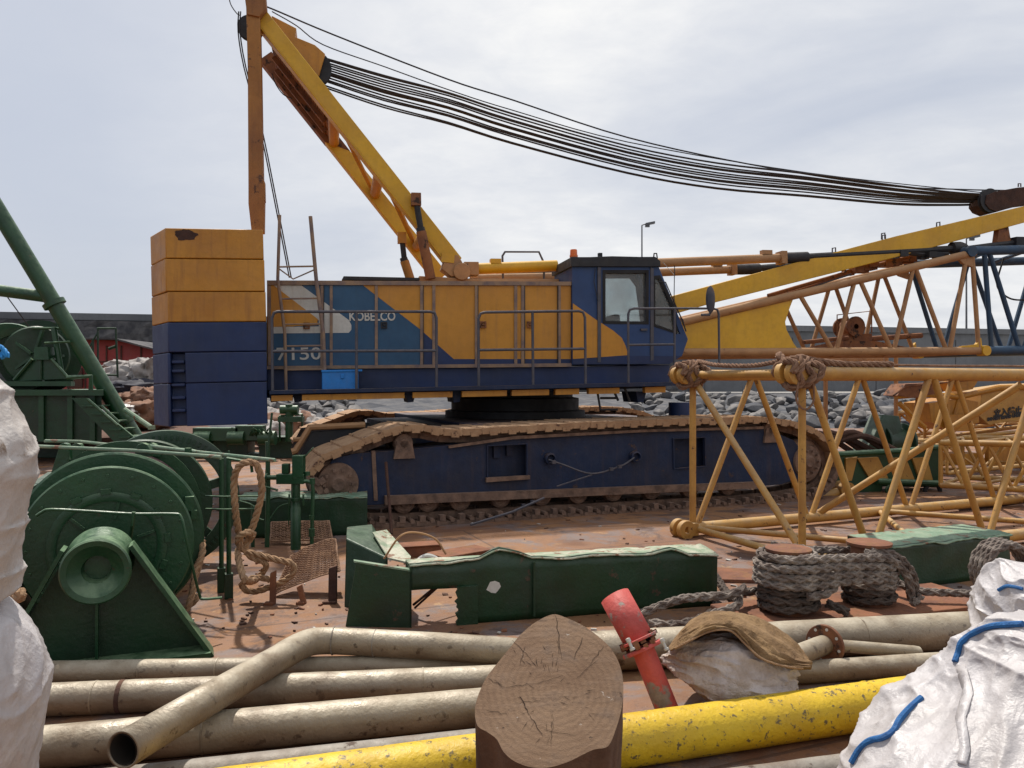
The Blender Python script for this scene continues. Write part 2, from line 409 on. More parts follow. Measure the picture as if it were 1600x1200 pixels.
def frames(path):
    t = (path[1]-path[0]).normalized(); a = t.orthogonal().normalized(); res = []
    for i, p in enumerate(path):
        j0, j1 = max(0, i-1), min(len(path)-1, i+1)
        t = (path[j1]-path[j0]).normalized()
        a = (a-t*a.dot(t)).normalized(); res.append((p, a, t.cross(a)))
    return res
def laid_rope(mb, pts, R, pitch=None, strands=3, mi=0, n=6):
    pitch = pitch or R*7
    path = resample(smoothpath(pts, 10), pitch/9)
    fr = frames(path)
    for k in range(strands):
        ln = []
        for i, (p, a, b) in enumerate(fr):
            th = 2*math.pi*(i/9+k/strands)
            ln.append(p+(a*math.cos(th)+b*math.sin(th))*R*.5)
        mb.tube(ln, R*.56, n, mi=mi)
def braid_rope(mb, pts, R, mi=0):
    pitch = R*5.2
    path = resample(smoothpath(pts, 10), pitch/8)
    fr = frames(path)
    for sgn in (1, -1):
        for k in range(3):
            ln = []
            for i, (p, a, b) in enumerate(fr):
                th = sgn*2*math.pi*(i/16+k/3)
                rad = R*(.60+.17*sgn*math.cos(2*math.pi*(i/8)*1.5))
                ln.append(p+(a*math.cos(th)+b*math.sin(th))*rad)
            mb.tube(ln, R*.40, 6, mi=mi)
    mb.tube([f[0] for f in fr], R*.55, 6, mi=mi)
def text_into(mb, body, fn, size, mi=0, bold=.0, xs=1.0, font_dir=None):
    cu = bpy.data.curves.new('t', 'FONT'); cu.body = body; cu.size = size; cu.offset = bold; cu.resolution_u = 3
    ob = bpy.data.objects.new('t', cu); col.objects.link(ob)
    dg = bpy.context.evaluated_depsgraph_get()
    me = bpy.data.meshes.new_from_object(ob.evaluated_get(dg))
    vs = [fn(v.co.x*xs, v.co.y) for v in me.vertices]
    mb.add(vs, [tuple(p.vertices) for p in me.polygons], mi)
    w = max(v.co.x for v in me.vertices)*xs if len(me.vertices) else 0
    bpy.data.objects.remove(ob); bpy.data.curves.remove(cu); bpy.data.meshes.remove(me)
    return w
UP = V3((0, 0, 1))
# ------------------------------------------------------------------ camera, light, sky
cam = bpy.data.cameras.new('camera'); co = bpy.data.objects.new('camera', cam); col.objects.link(co)
co.location = (0, 0, H); co.rotation_euler = (math.radians(90), 0, 0)
cam.sensor_width = 36; cam.lens = 36*F/1600; cam.clip_end = 8000; cam.clip_start = .05
sc.camera = co
SUN_EL, SUN_AZ = math.radians(60), math.radians(-22)
sdir = V3((math.sin(SUN_AZ)*math.cos(SUN_EL), math.cos(SUN_AZ)*math.cos(SUN_EL), math.sin(SUN_EL)))
sl = bpy.data.lights.new('sun', 'SUN'); sl.energy = 4.6; sl.angle = math.radians(1.2); sl.color = (1, .94, .85)
so = bpy.data.objects.new('sun', sl); col.objects.link(so); so.rotation_euler = sdir.to_track_quat('Z', 'Y').to_euler(); so.location = (0, 0, 30)
w = bpy.data.worlds.new('World'); sc.world = w; w.use_nodes = True
nt = w.node_tree; N = nt.nodes; L = nt.links
bg = N['Background']; bg.inputs['Strength'].default_value = .1
sky = N.new('ShaderNodeTexSky'); sky.sky_type = 'NISHITA'; sky.sun_disc = False; sky.sun_elevation = SUN_EL; sky.sun_rotation = SUN_AZ
sky.air_density = 1.0; sky.dust_density = 3.0; sky.ozone_density = 1.5
tc = N.new('ShaderNodeTexCoord')
sep = N.new('ShaderNodeSeparateXYZ'); L.new(tc.outputs['Generated'], sep.inputs[0])
# flatten the direction onto a cloud layer so that clouds stretch towards the horizon
mz = N.new('ShaderNodeMath'); mz.operation = 'MAXIMUM'; mz.inputs[1].default_value = 0; L.new(sep.outputs['Z'], mz.inputs[0])
az = N.new('ShaderNodeMath'); az.operation = 'ADD'; az.inputs[1].default_value = .22; L.new(mz.outputs[0], az.inputs[0])
dv = N.new('ShaderNodeVectorMath'); dv.operation = 'DIVIDE'
cb = N.new('ShaderNodeCombineXYZ'); L.new(az.outputs[0], cb.inputs[0]); L.new(az.outputs[0], cb.inputs[1]); cb.inputs[2].default_value = 1
L.new(tc.outputs['Generated'], dv.inputs[0]); L.new(cb.outputs[0], dv.inputs[1])
mp = N.new('ShaderNodeMapping'); mp.inputs['Rotation'].default_value = (0, 0, .5); mp.inputs['Scale'].default_value = (1.0, 1.3, .4); mp.inputs['Location'].default_value = (3.1, 1.7, 0)
L.new(dv.outputs[0], mp.inputs[0])
n1 = N.new('ShaderNodeTexNoise'); n1.inputs['Scale'].default_value = .9; n1.inputs['Detail'].default_value = 9; n1.inputs['Roughness'].default_value = .5; n1.inputs['Distortion'].default_value = .5
L.new(mp.outputs[0], n1.inputs['Vector'])
n2 = N.new('ShaderNodeTexNoise'); n2.inputs['Scale'].default_value = 7; n2.inputs['Detail'].default_value = 8; n2.inputs['Roughness'].default_value = .62; n2.inputs['Distortion'].default_value = .3
L.new(mp.outputs[0], n2.inputs['Vector'])
r1 = N.new('ShaderNodeMapRange'); r1.inputs[1].default_value = .24; r1.inputs[2].default_value = .66; L.new(n1.outputs[0], r1.inputs[0])
r2 = N.new('ShaderNodeMapRange'); r2.inputs[1].default_value = .35; r2.inputs[2].default_value = .70; r2.inputs[3].default_value = .72; L.new(n2.outputs[0], r2.inputs[0])
# thicker veil towards the right (the east) of the place
rx = N.new('ShaderNodeMapRange'); rx.inputs[1].default_value = -.45; rx.inputs[2].default_value = .05; rx.inputs[3].default_value = .12; L.new(sep.outputs['X'], rx.inputs[0])
m1 = N.new('ShaderNodeMath'); m1.operation = 'MULTIPLY'; L.new(r1.outputs[0], m1.inputs[0]); L.new(r2.outputs[0], m1.inputs[1])
m2 = N.new('ShaderNodeMath'); m2.operation = 'MULTIPLY'; L.new(m1.outputs[0], m2.inputs[0]); L.new(rx.outputs[0], m2.inputs[1])
haze = N.new('ShaderNodeMix'); haze.data_type = 'RGBA'; haze.inputs[0].default_value = .82
L.new(sky.outputs[0], haze.inputs[6]); haze.inputs[7].default_value = (5.7, 6.15, 7.15, 1)
cm = N.new('ShaderNodeMix'); cm.data_type = 'RGBA'; L.new(m2.outputs[0], cm.inputs[0]); L.new(haze.outputs[2], cm.inputs[6]); cm.inputs[7].default_value = (10.0, 9.95, 9.8, 1)
L.new(cm.outputs[2], bg.inputs[0])
sc.view_settings.view_transform = 'Standard'; sc.view_settings.look = 'None'; sc.view_settings.exposure = 0; sc.view_settings.gamma = 1
sc.cycles.max_bounces = 6; sc.cycles.transparent_max_bounces = 16; sc.cycles.caustics_reflective = False; sc.cycles.caustics_refractive = False

# ------------------------------------------------------------------ setting: sea, deck, quay, rock bank
A22 = math.radians(22.0)
BU = V3((math.cos(A22), math.sin(A22), 0)); BN = V3((-math.sin(A22), math.cos(A22), 0))   # barge length / beam directions
seam_ = mat('harbour_water', (.03, .06, .06), (.02, .05, .05), .05, rough=.15, bump=.4, bscale=.6)
mb = MB(); mb.sheet([(-3000, -3000, -2.2), (3000, -3000, -2.2), (3000, 4000, -2.2), (-3000, 4000, -2.2)], UP)
structure(mb.build('water', seam_, smooth=0, loc=(0, 0, -2.2)))
mb = MB(); mb.prism([(-40, -6, 0), (45, -6, 0), (45, 30.2, 0), (-40, 30.2, 0)], (0, 0, -2.6)); structure(mb.build('floor', deckm, smooth=0, loc=(0, 0, 0)))
def bankz(y): return -.25+(y-30.8)*.0487
mb = MB(); vs = []; nx, ny = 90, 40
for j in range(ny+1):
    for i in range(nx+1):
        x = -45+i*1.1; y = 30.6+j*28.0/ny
        z = bankz(y)-.25+noise.fractal(V3((x*.9, y*.9, 3)), 1, 2, 4)*.28
        if j == 0: z = -2.6
        if j == ny: z = 1.0
        vs.append((x, y, z))
mb.add(vs, [(j*(nx+1)+i, j*(nx+1)+i+1, (j+1)*(nx+1)+i+1, (j+1)*(nx+1)+i) for j in range(ny) for i in range(nx)])
structure(mb.build('shore', rockd, smooth=0, loc=(0, 0, 0)))
mb = MB(); mb.prism([(-200, 58.5, 1.07), (260, 58.5, 1.07), (260, 140, 1.07), (-200, 140, 1.07)], (0, 0, -3.3)); structure(mb.build('quay_road', quaym, smooth=0, loc=(0, 0, 1)))
# breakwater wall: dark rubble facing on the left, smooth concrete on the right
WA = V3((-35.0, 53.9, 0)); WB = V3((33.4, 68.6, 0)); wd = (WB-WA).normalized(); wn = V3((-wd.y, wd.x, 0))
def wallp(t, z, off=0): p = WA+wd*t+wn*off; return V3((p.x, p.y, z))
t = thing('breakwater_wall', 'long dark breakwater wall standing behind the crane along the horizon', 'wall', wallp(30, 1.0))
WW = F_ = None
mb = MB(); mb.prism([wallp(-90, .9), wallp(190, .9), wallp(190, 6.15), wallp(-90, 6.15)], wn*3.0); mb.build('wall_body', conc, t, smooth=0)
mb = MB(); mb.prism([wallp(-90, 6.153, -.25), wallp(190, 6.153, -.25), wallp(190, 6.62, -.25), wallp(-90, 6.62, -.25)], wn*3.6); mb.build('coping', conc, t, smooth=0)
mb = MB(); vs = []
for j in range(13):
    for i in range(121):
        s_ = -60+i*.92; z = .9+j*5.2/12
        vs.append(wallp(s_, z, -.3-.5*(1-j/12)-abs(noise.fractal(V3((s_*.7, z*1.2, 0)), 1, 2, 4))*.5))
mb.add(vs, [(j*121+i, j*121+i+1, (j+1)*121+i+1, (j+1)*121+i) for j in range(12) for i in range(120)])
tag(mb.build('rubble_facing', darkstone, t, smooth=0), 'dark rough rubble on the left half of the wall')
mb = MB()
for i in range(14): 
    p = wallp(52+i*8, 1.0, -.012); mb.obox(p+V3((0, 0, 2.3)), wd*.04, wn*.01, UP*2.3)
mb.build('expansion_joint', darkstone, t, smooth=0)

# boulders of the bank: individual rocks
rv = []
for k in range(6):
    bm = bmesh.new()
    for _ in range(17):
        q_ = V3((rnd.gauss(0, 1), rnd.gauss(0, 1), rnd.gauss(0, 1))).normalized()*rnd.uniform(.8, 1.1); bm.verts.new((q_.x, q_.y, q_.z*.75))
    hull = bmesh.ops.convex_hull(bm, input=bm.verts)
    bmesh.ops.delete(bm, geom=[e for e in hull['geom_interior'] if isinstance(e, bmesh.types.BMVert)], context='VERTS')
    bmesh.ops.bevel(bm, geom=list(bm.edges), offset=.05, segments=1, affect='EDGES')
    me = bpy.data.meshes.new('boulder'); bm.to_mesh(me); bm.free(); me.materials.append(rockm if k % 3 else rockd); rv.append(me)
cands = []
for k in range(205):
    cands.append((rnd.uniform(985, 1500), rnd.uniform(615, 664)))
for k in range(50): cands.append((rnd.uniform(412, 560), rnd.uniform(616, 664)))
for k in range(20): cands.append((rnd.uniform(1500, 1600), rnd.uniform(615, 664)))
for px, py in cands:
    # distance at which the bank shows at this height
    lo, hi = 31.0, 58.0
    for _ in range(30):
        md = (lo+hi)/2
        if 600+(H-bankz(md))*F/md > py: lo = md
        else: hi = md
    d = lo; s_ = rnd.uniform(.15, .52)*(1.15 if d < 45 else 1.3)
    o = bpy.data.objects.new('boulder', rnd.choice(rv)); col.objects.link(o)
    o.location = ((px-CX)/F*d, d, bankz(d)+s_*.1); o.scale = (s_*rnd.uniform(.9, 1.5), s_*rnd.uniform(.8, 1.2), s_*rnd.uniform(.7, 1.1))
    o.rotation_euler = (rnd.uniform(-.5, .5), rnd.uniform(-.5, .5), rnd.uniform(0, 6.28))
    tag(o, 'grey angular boulder lying in the rock bank below the quay', 'boulder', 'boulders of the rock bank')

def lamp(px, ytop, lab):
    d = 72.0; p = P(px, 600, d); p.z = 1.07; ztop = H+(600-ytop)/F*d
    t = thing('street_lamp', lab, 'street lamp', p)
    MB().tube([p, V3((p.x, p.y, ztop))], [.11, .06], 8).build('pole', lamppole, t)
    mb = MB(); a = V3((p.x, p.y, ztop)); mb.tube([a, a+V3((.35, 0, .12))], .05, 6)
    mb.obox(a+V3((.75, 0, .17)), (.42, 0, .08), (0, .18, 0), (0, 0, .10)); mb.obox(a+V3((.5, 0, -.05)), (.2, 0, 0), (0, .1, 0), (0, 0, .12)); mb.build('lamp_head', lamppole, t)
lamp(1003, 352, 'thin grey lamp post rising against the sky behind the cab roof')
lamp(1510, 373, 'thin grey lamp post seen between the yellow mast and lattice boom')
# ================================================================== THE CRAWLER CRANE
TA = math.radians(21.3)
TF = Fr((-2.35, 8.9, 0), (math.cos(TA), math.sin(TA), 0))
HA = math.radians(12.4)
HF = Fr(P(420, 600, 10.6), (math.cos(HA), math.sin(HA), math.tan(math.radians(1.35))))
crane = thing('crawler_crane', 'blue and orange crawler crane with raised gantry and lattice boom, standing on muddy tracks', 'crane', V3((.05, 13.0, 0)))
def hprism(mb, pts, w0, w1, holes=(), mi=0, ref=None):
    """polygon given by picture coordinates on plane w=ref, extruded from w0 to w1"""
    ref = w0 if ref is None else ref
    uvs = [HF.uv(x, y, ref) for x, y in pts]; hs = [[HF.uv(x, y, ref) for x, y in h] for h in holes]
    return mb.prism([HF(u, v, w0) for u, v in uvs], HF.W*(w1-w0), [[HF(u, v, w0) for u, v in h] for h in hs], mi)
def htube(mb, pts, r, w, n=8, mi=0, sm=0, ref=None):
    ps = []
    for p in pts:
        ww = p[2] if len(p) > 2 else w
        if ref is None: ps.append(HF.q(p[0], p[1], ww))
        else: u, v = HF.uv(p[0], p[1], ref); ps.append(HF(u, v, ww))
    if sm: ps = smoothpath(ps, sm)
    return mb.tube(ps, r, n, mi=mi)

# ---- house with its paint scheme
mb = MB(); hprism(mb, [(417, 438), (893, 440), (893, 571), (417, 573)], 0, -3.0)
house = mb.build('house', orange_plain, crane, bevel=.015)
mb = MB()
def dec(pts, mi, k): mb.sheet([HF.q(x, y, .003*k) for x, y in pts], HF.W, mi)
dec([(471, 445), (566, 445), (657, 515), (709, 561), (892, 561), (892, 570), (419, 572), (419, 520), (500, 500), (510, 480)], 1, 1)
dec([(472, 445.5), (566, 445.5), (656.5, 515), (656.5, 571), (419.5, 571.5), (419.5, 520), (510, 500)], 0, 2)
dec([(428, 446), (471, 446), (545, 500), (549, 508), (549, 515), (545, 520), (420, 521), (420, 511), (498, 510), (498, 500)], 2, 3)
dec([(419.5, 446), (428, 446), (496, 498), (496, 508), (420, 511)], 3, 3.4)
mb.build('paint_scheme', [teal, navy, whitep, orange_plain], house, smooth=0)
for body, px, py, wpx, hpx, bold in (('KOBELCO', 545, 501, 73, 13.5, .004), ('7150', 431, 562.5, 71, 19, .002)):
    u0, v0 = HF.uv(px, py, .016); u1, v1 = HF.uv(px+wpx, py, .016); u2, v2 = HF.uv(px, py-hpx, .016)
    sz = (v2-v0)/.69
    tmp = MB(); wd_ = text_into(tmp, body, lambda x, y: V3((x, y, 0)), sz, bold=bold)
    k = (u1-u0)/wd_; mb = MB(); text_into(mb, body, lambda x, y: HF(u0+x*k, v0+y, .016), sz, bold=bold)
    tag(mb.build('lettering', whitep, house, smooth=0), 'white lettering on the blue side panel')
mb = MB()
def vbar(x, y0, y1, wpx, w=.022, mi=0):
    hprism(mb, [(x-wpx/2, y0), (x+wpx/2, y0), (x+wpx/2, y1), (x-wpx/2, y1)], w, .0, mi=mi, ref=w)
for x in (421, 503, 517.5, 588, 659, 678, 744.5, 806, 817, 874): vbar(x, 446, 571, 4.6)
hprism(mb, [(417, 438), (893, 440), (893, 446), (417, 445)], .03, 0)
hprism(mb, [(417, 572), (893, 567.5), (893, 573), (417, 577)], .05, 0)
mb.build('panel_frame', seam, house, smooth=0)
mb = MB()
for x in (661.5, 747, 820, 872, 506): vbar(x, 446, 570, 1.2, .024)
mb.build('panel_gap', darkpaint, house, smooth=0)
for x, y in ((755, 507), (829, 507), (600, 508), (903, 508), (479, 509)):
    mb = MB(); hprism(mb, [(x-5, y-5), (x+5, y-5), (x+5, y+5), (x-5, y+5)], .034, .003, [[(x-3, y-3), (x-3, y+3), (x+3, y+3), (x+3, y-3)]])
    hprism(mb, [(x-2, y-1.4), (x+3, y-1.4), (x+3, y+1), (x-2, y+1)], .045, .0); mb.build('door_latch', brownor if x != 600 else darkpaint, house, smooth=0)
# lower frame and walkway
mb = MB(); hprism(mb, [(417, 577), (893, 573), (1046, 570), (1046, 598), (893, 602), (417, 610)], -.02, -2.9)
hprism(mb, [(417, 609), (900, 601), (900, 612), (417, 622)], -.3, -2.6)
mb.build('revolving_frame', navy, crane, bevel=.01)
mb = MB(); hprism(mb, [(421, 610.5), (1062, 597), (1062, 602.5), (421, 616)], .62, -.01)
walk = mb.build('walkway', navyd, crane, smooth=0)
mb = MB(); hprism(mb, [(421, 616), (1040, 603), (1040, 606), (421, 622)], .42, .30)
for x in (426, 463, 640, 712, 1000): hprism(mb, [(x-6, 612), (x+10, 612), (x+6, 628), (x-3, 629)], .40, -.2)
mb.build('walkway_bracket', navyd, crane, smooth=0)
mb = MB()
for a, b in ((424, 457), (472, 632), (645, 707), (722, 792), (800, 858), (868, 905), (920, 968), (1008, 1040)):
    ya, yb = 618-(a-424)*.0225, 618-(b-424)*.0225
    mb = MB(); hprism(mb, [(a, ya), (b, yb), (b, yb+9), (a, ya+9)], .56, .46); mb.build('skirt_strip', orange, crane, smooth=0)
# roof items
mb = MB(); hprism(mb, [(534, 437), (537, 431.5), (655, 434), (658, 438)], -.6, -2.2); mb.build('roof_hatch', darkpaint, house, smooth=0)
mb = MB()
htube(mb, [(786, 436), (785, 400), (789, 393.5), (842, 393.5), (850, 411), (850, 436)], .018, -1.1, 6)
htube(mb, [(775, 426), (870, 424)], .018, -1.1, 6)
mb.build('roof_rail', steelgrey, house)
mb = MB(); htube(mb, [(722, 421), (870, 415)], .085, -.75, 14); mb.obox(HF.q(774, 408.5, -.75), HF.U*.08, HF.V*.035, HF.W*.06)
lug_ = mb.build('gantry_link', yellow, crane)
mb = MB(); htube(mb, [(735, 436), (870, 433), (896, 432)], .085, -1.9, 14); htube(mb, [(893, 441), (700, 440)], .05, -.7, 8); mb.build('gantry_link', tanorange, crane)
# ---- handrails on the walkway
def rail(name_pts, r=.019, lab=None):
    mb = MB()
    for p in name_pts: htube(mb, p, r, .56, 8)
    o = mb.build('handrail', steelgrey, walk)
    if lab: tag(o, lab)
rail([[(426, 612), (425, 497), (428, 489), (434, 487), (672, 487), (679, 489), (682, 497), (682, 607)], [(557, 487), (557, 610)], [(426, 549), (682, 548)], [(424, 612), (683, 607)]])
rail([[(748, 605), (747.5, 498), (751, 490), (758, 488), (904, 486), (911, 488), (914, 496), (915, 601)], [(832, 487), (833, 604)], [(748, 547), (913, 545)]])
rail([[(982, 600), (981.5, 491), (984, 484), (991, 482), (1114, 482), (1121, 484), (1123, 491), (1124, 572)], [(982, 539), (1054, 538)], [(1054, 482), (1054, 597)]], .017)
mb = MB(); c = HF.q(1110, 468, .6); prof = [(.0, -.02), (.5, -.018), (.9, -.01), (1, .0), (.9, .01), (.5, .014), (0, .015)]
base = []
for r_, t_ in prof:
    for j in range(20):
        a_ = 2*math.pi*j/20; base.append(c+HF.U*(math.cos(a_)*r_*.034+t_*2)+HF.V*(math.sin(a_)*r_*.20)+HF.W*math.cos(a_)*r_*.05)
mb.add(base, [(i*20+j, i*20+(j+1) % 20, (i+1)*20+(j+1) % 20, (i+1)*20+j) for i in range(6) for j in range(20)])
htube(mb, [(1112, 484), (1108, 492), (1096, 492)], .02, .56); mb.build('mirror', steelgrey, walk)
# blue tool box
mb = MB(); hprism(mb, [(503, 579), (560, 578), (560, 608.5), (503, 609.5)], .50, .12); tb = mb.build('tool_box', brightblue, crane, bevel=.012)
mb = MB(); hprism(mb, [(502, 578.2), (566, 577.2), (566, 580.5), (502, 581.5)], .515, .10); mb.obox(HF.q(535, 588, .505), HF.U*.02, HF.V*.03, HF.W*.01); mb.build('lid', brightblue, tb, bevel=.006)
# ladder beside the counterweight
mb = MB()
htube(mb, [(437, 336), (434, 436), (445, 520), (447, 612)], .022, .14, 8, ref=.14); htube(mb, [(485, 338), (494, 436), (505, 520), (507, 578)], .026, .14, 8)
for y, a, b in ((417, 435, 492), (467, 437, 499), (507, 441, 503), (541, 444, 505), (578, 446, 507)): htube(mb, [(a, y), (b, y-1)], .012, .14, 6)
htube(mb, [(436, 420), (458, 436), (490, 422)], .010, .14, 6)
mb.build('ladder', seam, crane)
# ---- counterweights
CWW = .55
for i, (xl, xr, yt, yb, m_) in enumerate(((258, 411, 356, 403.2, orange), (258, 413, 404.2, 455, orange), (262, 415, 456, 503, orange), (262, 416, 504, 550.5, navy), (262, 416.5, 551.5, 599, navy), (262, 417, 600, 667, navy))):
    u0, v1 = HF.uv(xl, yt, CWW); u1, _ = HF.uv(xr, yt+3, CWW); _, v0 = HF.uv(xl, yb, CWW)
    ub = HF.uv(xr-2, yt+3, -3.55)[0]; uc = HF.uv((235, 236, 237, 238, 239, 240)[i], yt+14, CWW-.62)[0]
    pl = [(u0, CWW), (u1, CWW), (ub, -3.55), (uc, -3.55), (uc, CWW-.62)]
    mb = MB()
    if i >= 4:
        un, _ = HF.uv(290, 600, CWW)
        pl = [(un, CWW), (u1, CWW), (ub, -3.55), (uc, -3.55), (uc, CWW-.62), (u0, CWW), (u0+.03, CWW), (u0+.03, CWW-.12), (un, CWW-.12)]
    mb.prism([HF(a, v0, b) for a, b in pl], HF.V*(v1-v0))
    if i >= 4:
        for k in range(2 if i == 4 else 3):
            vv = v0+(v1-v0)*(.25+.3*k+(.12 if i == 5 else .15)); mb.obox(HF((u0+un)/2+.012, vv, CWW-.07), HF.U*((un-u0)/2-.022), HF.W*.05, HF.V*.02)
    cw = mb.build('counterweight', m_, crane, bevel=.012)
    if i == 0:
        tag(cw, 'topmost orange slab with a big rusty scar'); mb = MB(); pts = []
        c_ = HF.uv(289, 367, CWW)
        for k in range(26):
            a_ = 2*math.pi*k/26; r_ = 1+.28*noise.noise(V3((math.cos(a_)*1.7, math.sin(a_)*1.7, 4)))+rnd.uniform(-.1, .1)
            pts.append(HF(c_[0]+math.cos(a_)*.13*r_, c_[1]+math.sin(a_)*.075*r_, CWW+.003))
        mb.sheet(pts, HF.W); mb.build('rust_scar', rustdark, cw, smooth=0)
# ---- cab
CA = [(894, 404), (1026, 408), (1075, 530), (1066, 556), (1046, 569), (894, 570)]
win = [(944, 425), (944, 503), (1010, 504), (1010, 425)]
qw = [(1023, 434), (1023, 508), (1055, 519), (1052, 482), (1030, 433)]
lw = [(1057, 506), (1057.5, 520), (1063, 522.5)]
cabuv = lambda pts: [HF.uv(x, y, .05) for x, y in pts]
CW_ = .05; CB = -.92
def cabp(mb, pts, w0, w1, holes=(), mi=0):
    return mb.prism([HF(u, v, w0) for u, v in cabuv(pts)], HF.W*(w1-w0), [[HF(u, v, w0) for u, v in cabuv(h)] for h in holes], mi)
mb = MB(); cabp(mb, CA, CW_, CW_-.06, [win, qw, lw]); cabp(mb, CA, CB, CB+.06, [[(930, 422), (930, 512), (1040, 512), (1030, 436), (1020, 422)]])
# floor, back, roof liner, front mullions
cuv = cabuv(CA)
def bridge(mb, p0, p1, th, w0=CW_-.06, w1=CB+.06, mi=0):
    (a, b) = cabuv([p0, p1]); d = V3((b[0]-a[0], b[1]-a[1], 0)); nrm = V3((-d.y, d.x, 0)).normalized()*th
    q = [a, b, (b[0]+nrm.x, b[1]+nrm.y), (a[0]+nrm.x, a[1]+nrm.y)]
    mb.prism([HF(x, y, w0) for x, y in q], HF.W*(w1-w0), mi=mi)
bridge(mb, (894, 569), (1046, 568), .04); bridge(mb, (1046, 568), (1066, 556), .03); bridge(mb, (1066, 556), (1074.5, 530), .03)
bridge(mb, (894, 520), (894, 404), -.04); bridge(mb, (894, 569), (894, 520), -.04); bridge(mb, (1026, 408), (894, 404), .04)
for ww in (CW_-.06, CB+.12):
    bridge(mb, (1074.5, 530), (1027, 409), .04, ww, ww-.06)
cab = mb.build('cab', cabblue, crane, smooth=0, bevel=.006)
mb = MB(); mb.sheet([HF(u, v, CW_+.017) for u, v in cabuv([(894.5, 474), (930, 499), (958, 517), (971, 528), (977, 541), (981, 555), (894.5, 561)])], HF.W)
mb.build('orange_panel', orange_plain, cab, smooth=0)
mb = MB(); mb.sheet([HF(u, v, CW_+.019) for u, v in cabuv([(894.5, 561.5), (981, 556), (1064, 556.5), (1046, 568.5), (894.5, 569)])], HF.W)
mb.build('lower_panel', navy, cab, smooth=0)
mb = MB(); cabp(mb, [(891, 402.5), (1022, 402), (1030, 409), (1030, 417), (891, 417)], CW_+.05, CB-.05)
cabp(mb, [(896, 401), (960, 398.5), (1000, 399.5), (1026, 403), (1026, 404)], CW_-.1, CB+.1)
mb.obox(HF.q(937.5, 398.5, -.3), HF.U*.03, HF.V*.03, HF.W*.03)
htube(mb, [(1021, 406), (1022, 396), (1026, 396), (1027, 404)], .012, 0)
mb.build('cab_roof', darkpaint, cab, smooth=0, bevel=.01)
mb = MB(); cabp(mb, [(939, 420), (1015, 420), (1015, 569), (939, 569)], CW_+.012, CW_-.002, [[(944, 425), (944, 503), (1010, 504), (1010, 425)]]); door = mb.build('cab_door', cabblue, cab, smooth=0)
mb = MB(); cabp(mb, [(941, 422), (1013, 422), (1013, 507), (941, 506)], CW_+.020, CW_+.010, [[(945.5, 427), (945.5, 501.5), (1008.5, 502.5), (1008.5, 427)]]); mb.build('window_frame', rubber, door, smooth=0)
mb = MB(); cabp(mb, [(933, 418), (938, 418), (938, 566), (933, 566)], CW_+.03, CW_); mb.build('door_rail', steelgrey, cab, smooth=0)
mb = MB(); cabp(mb, [(1015.5, 418), (1020.5, 420), (1020.5, 562), (1015.5, 564)], CW_+.025, CW_); mb.build('door_rail', steelgrey, cab, smooth=0)
mb = MB(); mb.obox(HF.q(1006, 515, .08), HF.U*.05, HF.V*.015, HF.W*.02); mb.build('door_handle', steelgrey, door)
mb = MB(); cabp(mb, [(1021, 431), (1021, 510), (1058, 522), (1055, 481), (1031, 430)], CW_+.010, CW_, [[(1023.5, 436), (1023.5, 506.5), (1053.5, 517), (1050.5, 482), (1030, 436)]]); mb.build('window_frame', rubber, cab, smooth=0)
for wn_, ww in ((win, CW_-.03), (qw, CW_-.03), (lw, CW_-.03), ([(930, 422), (930, 512), (1040, 512), (1030, 436), (1020, 422)], CB+.03)):
    mb = MB(); cabp(mb, wn_, ww, ww-.006); mb.build('window_pane', glass, cab, smooth=0)
mb = MB(); a, b = cabuv([(1072, 526), (1029, 413)]); mb.prism([HF(a[0], a[1], CW_-.1), HF(b[0], b[1], CW_-.1), HF(b[0], b[1], CB+.1), HF(a[0], a[1], CB+.1)], HF.U*-.006); mb.build('windscreen', glass, cab, smooth=0)
mb = MB()
htube(mb, [(1028, 440, .1), (1040, 441, .12), (1055, 476, .12), (1052, 490, .1)], .009, .1, 6)
htube(mb, [(1054, 415), (1053, 483)], .006, .52, 6); htube(mb, [(1036, 410, .1), (1054, 430, .5)], .004, .1, 5)
htube(mb, [(1052, 470, .1), (1066, 500, .1), (1072, 518, .1)], .010, .1, 6)
htube(mb, [(930, 420), (928, 440), (934, 470)], .006, .09, 6)
mb.build('grab_rail', darkpaint, cab)
# interior: seat and console
mb = MB(); f = lambda x, y, w_: HF.q(x, y, w_)
mb.obox(f(975, 520, -.45), HF.U*.22, HF.W*.22, HF.V*.06); mb.obox(f(957, 505, -.45), (HF.U*.06+HF.V*.0), HF.W*.2, HF.V*.12)
mb.build('seat', rubber, cab, bevel=.03)
mb = MB(); mb.obox(f(1030, 512, -.45), HF.U*.10, HF.W*.3, HF.V*.16); htube(mb, [(1020, 500), (1012, 480)], .012, -.4); htube(mb, [(1035, 500), (1038, 470)], .012, -.5)
mb.obox(f(1043, 470, -.2), HF.U*.03, HF.W*.05, HF.V*.10)
mb.build('console', darkpaint, cab, bevel=.01)
mb = MB(); c = HF.q(896.5, 402, -.25); mb.lathe(c, HF.V, [(0, 0), (.062, 0), (.062, .03), (.055, .035), (.052, .105), (.045, .115), (0, .117)], 20); mb.build('warning_beacon', beaconm, cab)
# rear quarter window of the cab (narrow side face)
u_, v_ = HF.uv(894, 430, 0); mb = MB(); mb.obox(HF(u_-.006, v_+.05, -.45), HF.U*.004, HF.W*.28, HF.V*.06); mb.build('rear_window', glass, cab, smooth=0)
# ---- cab steps under the walkway
mb = MB(); htube(mb, [(932, 603), (938, 640), (965, 640)], .018, .45, 6); htube(mb, [(955, 602), (966, 626)], .018, .45, 6); htube(mb, [(974, 601), (984, 628)], .018, .45, 6); htube(mb, [(938, 622), (964, 622)], .018, .45, 6); mb.build('cab_steps', darkpaint, crane)

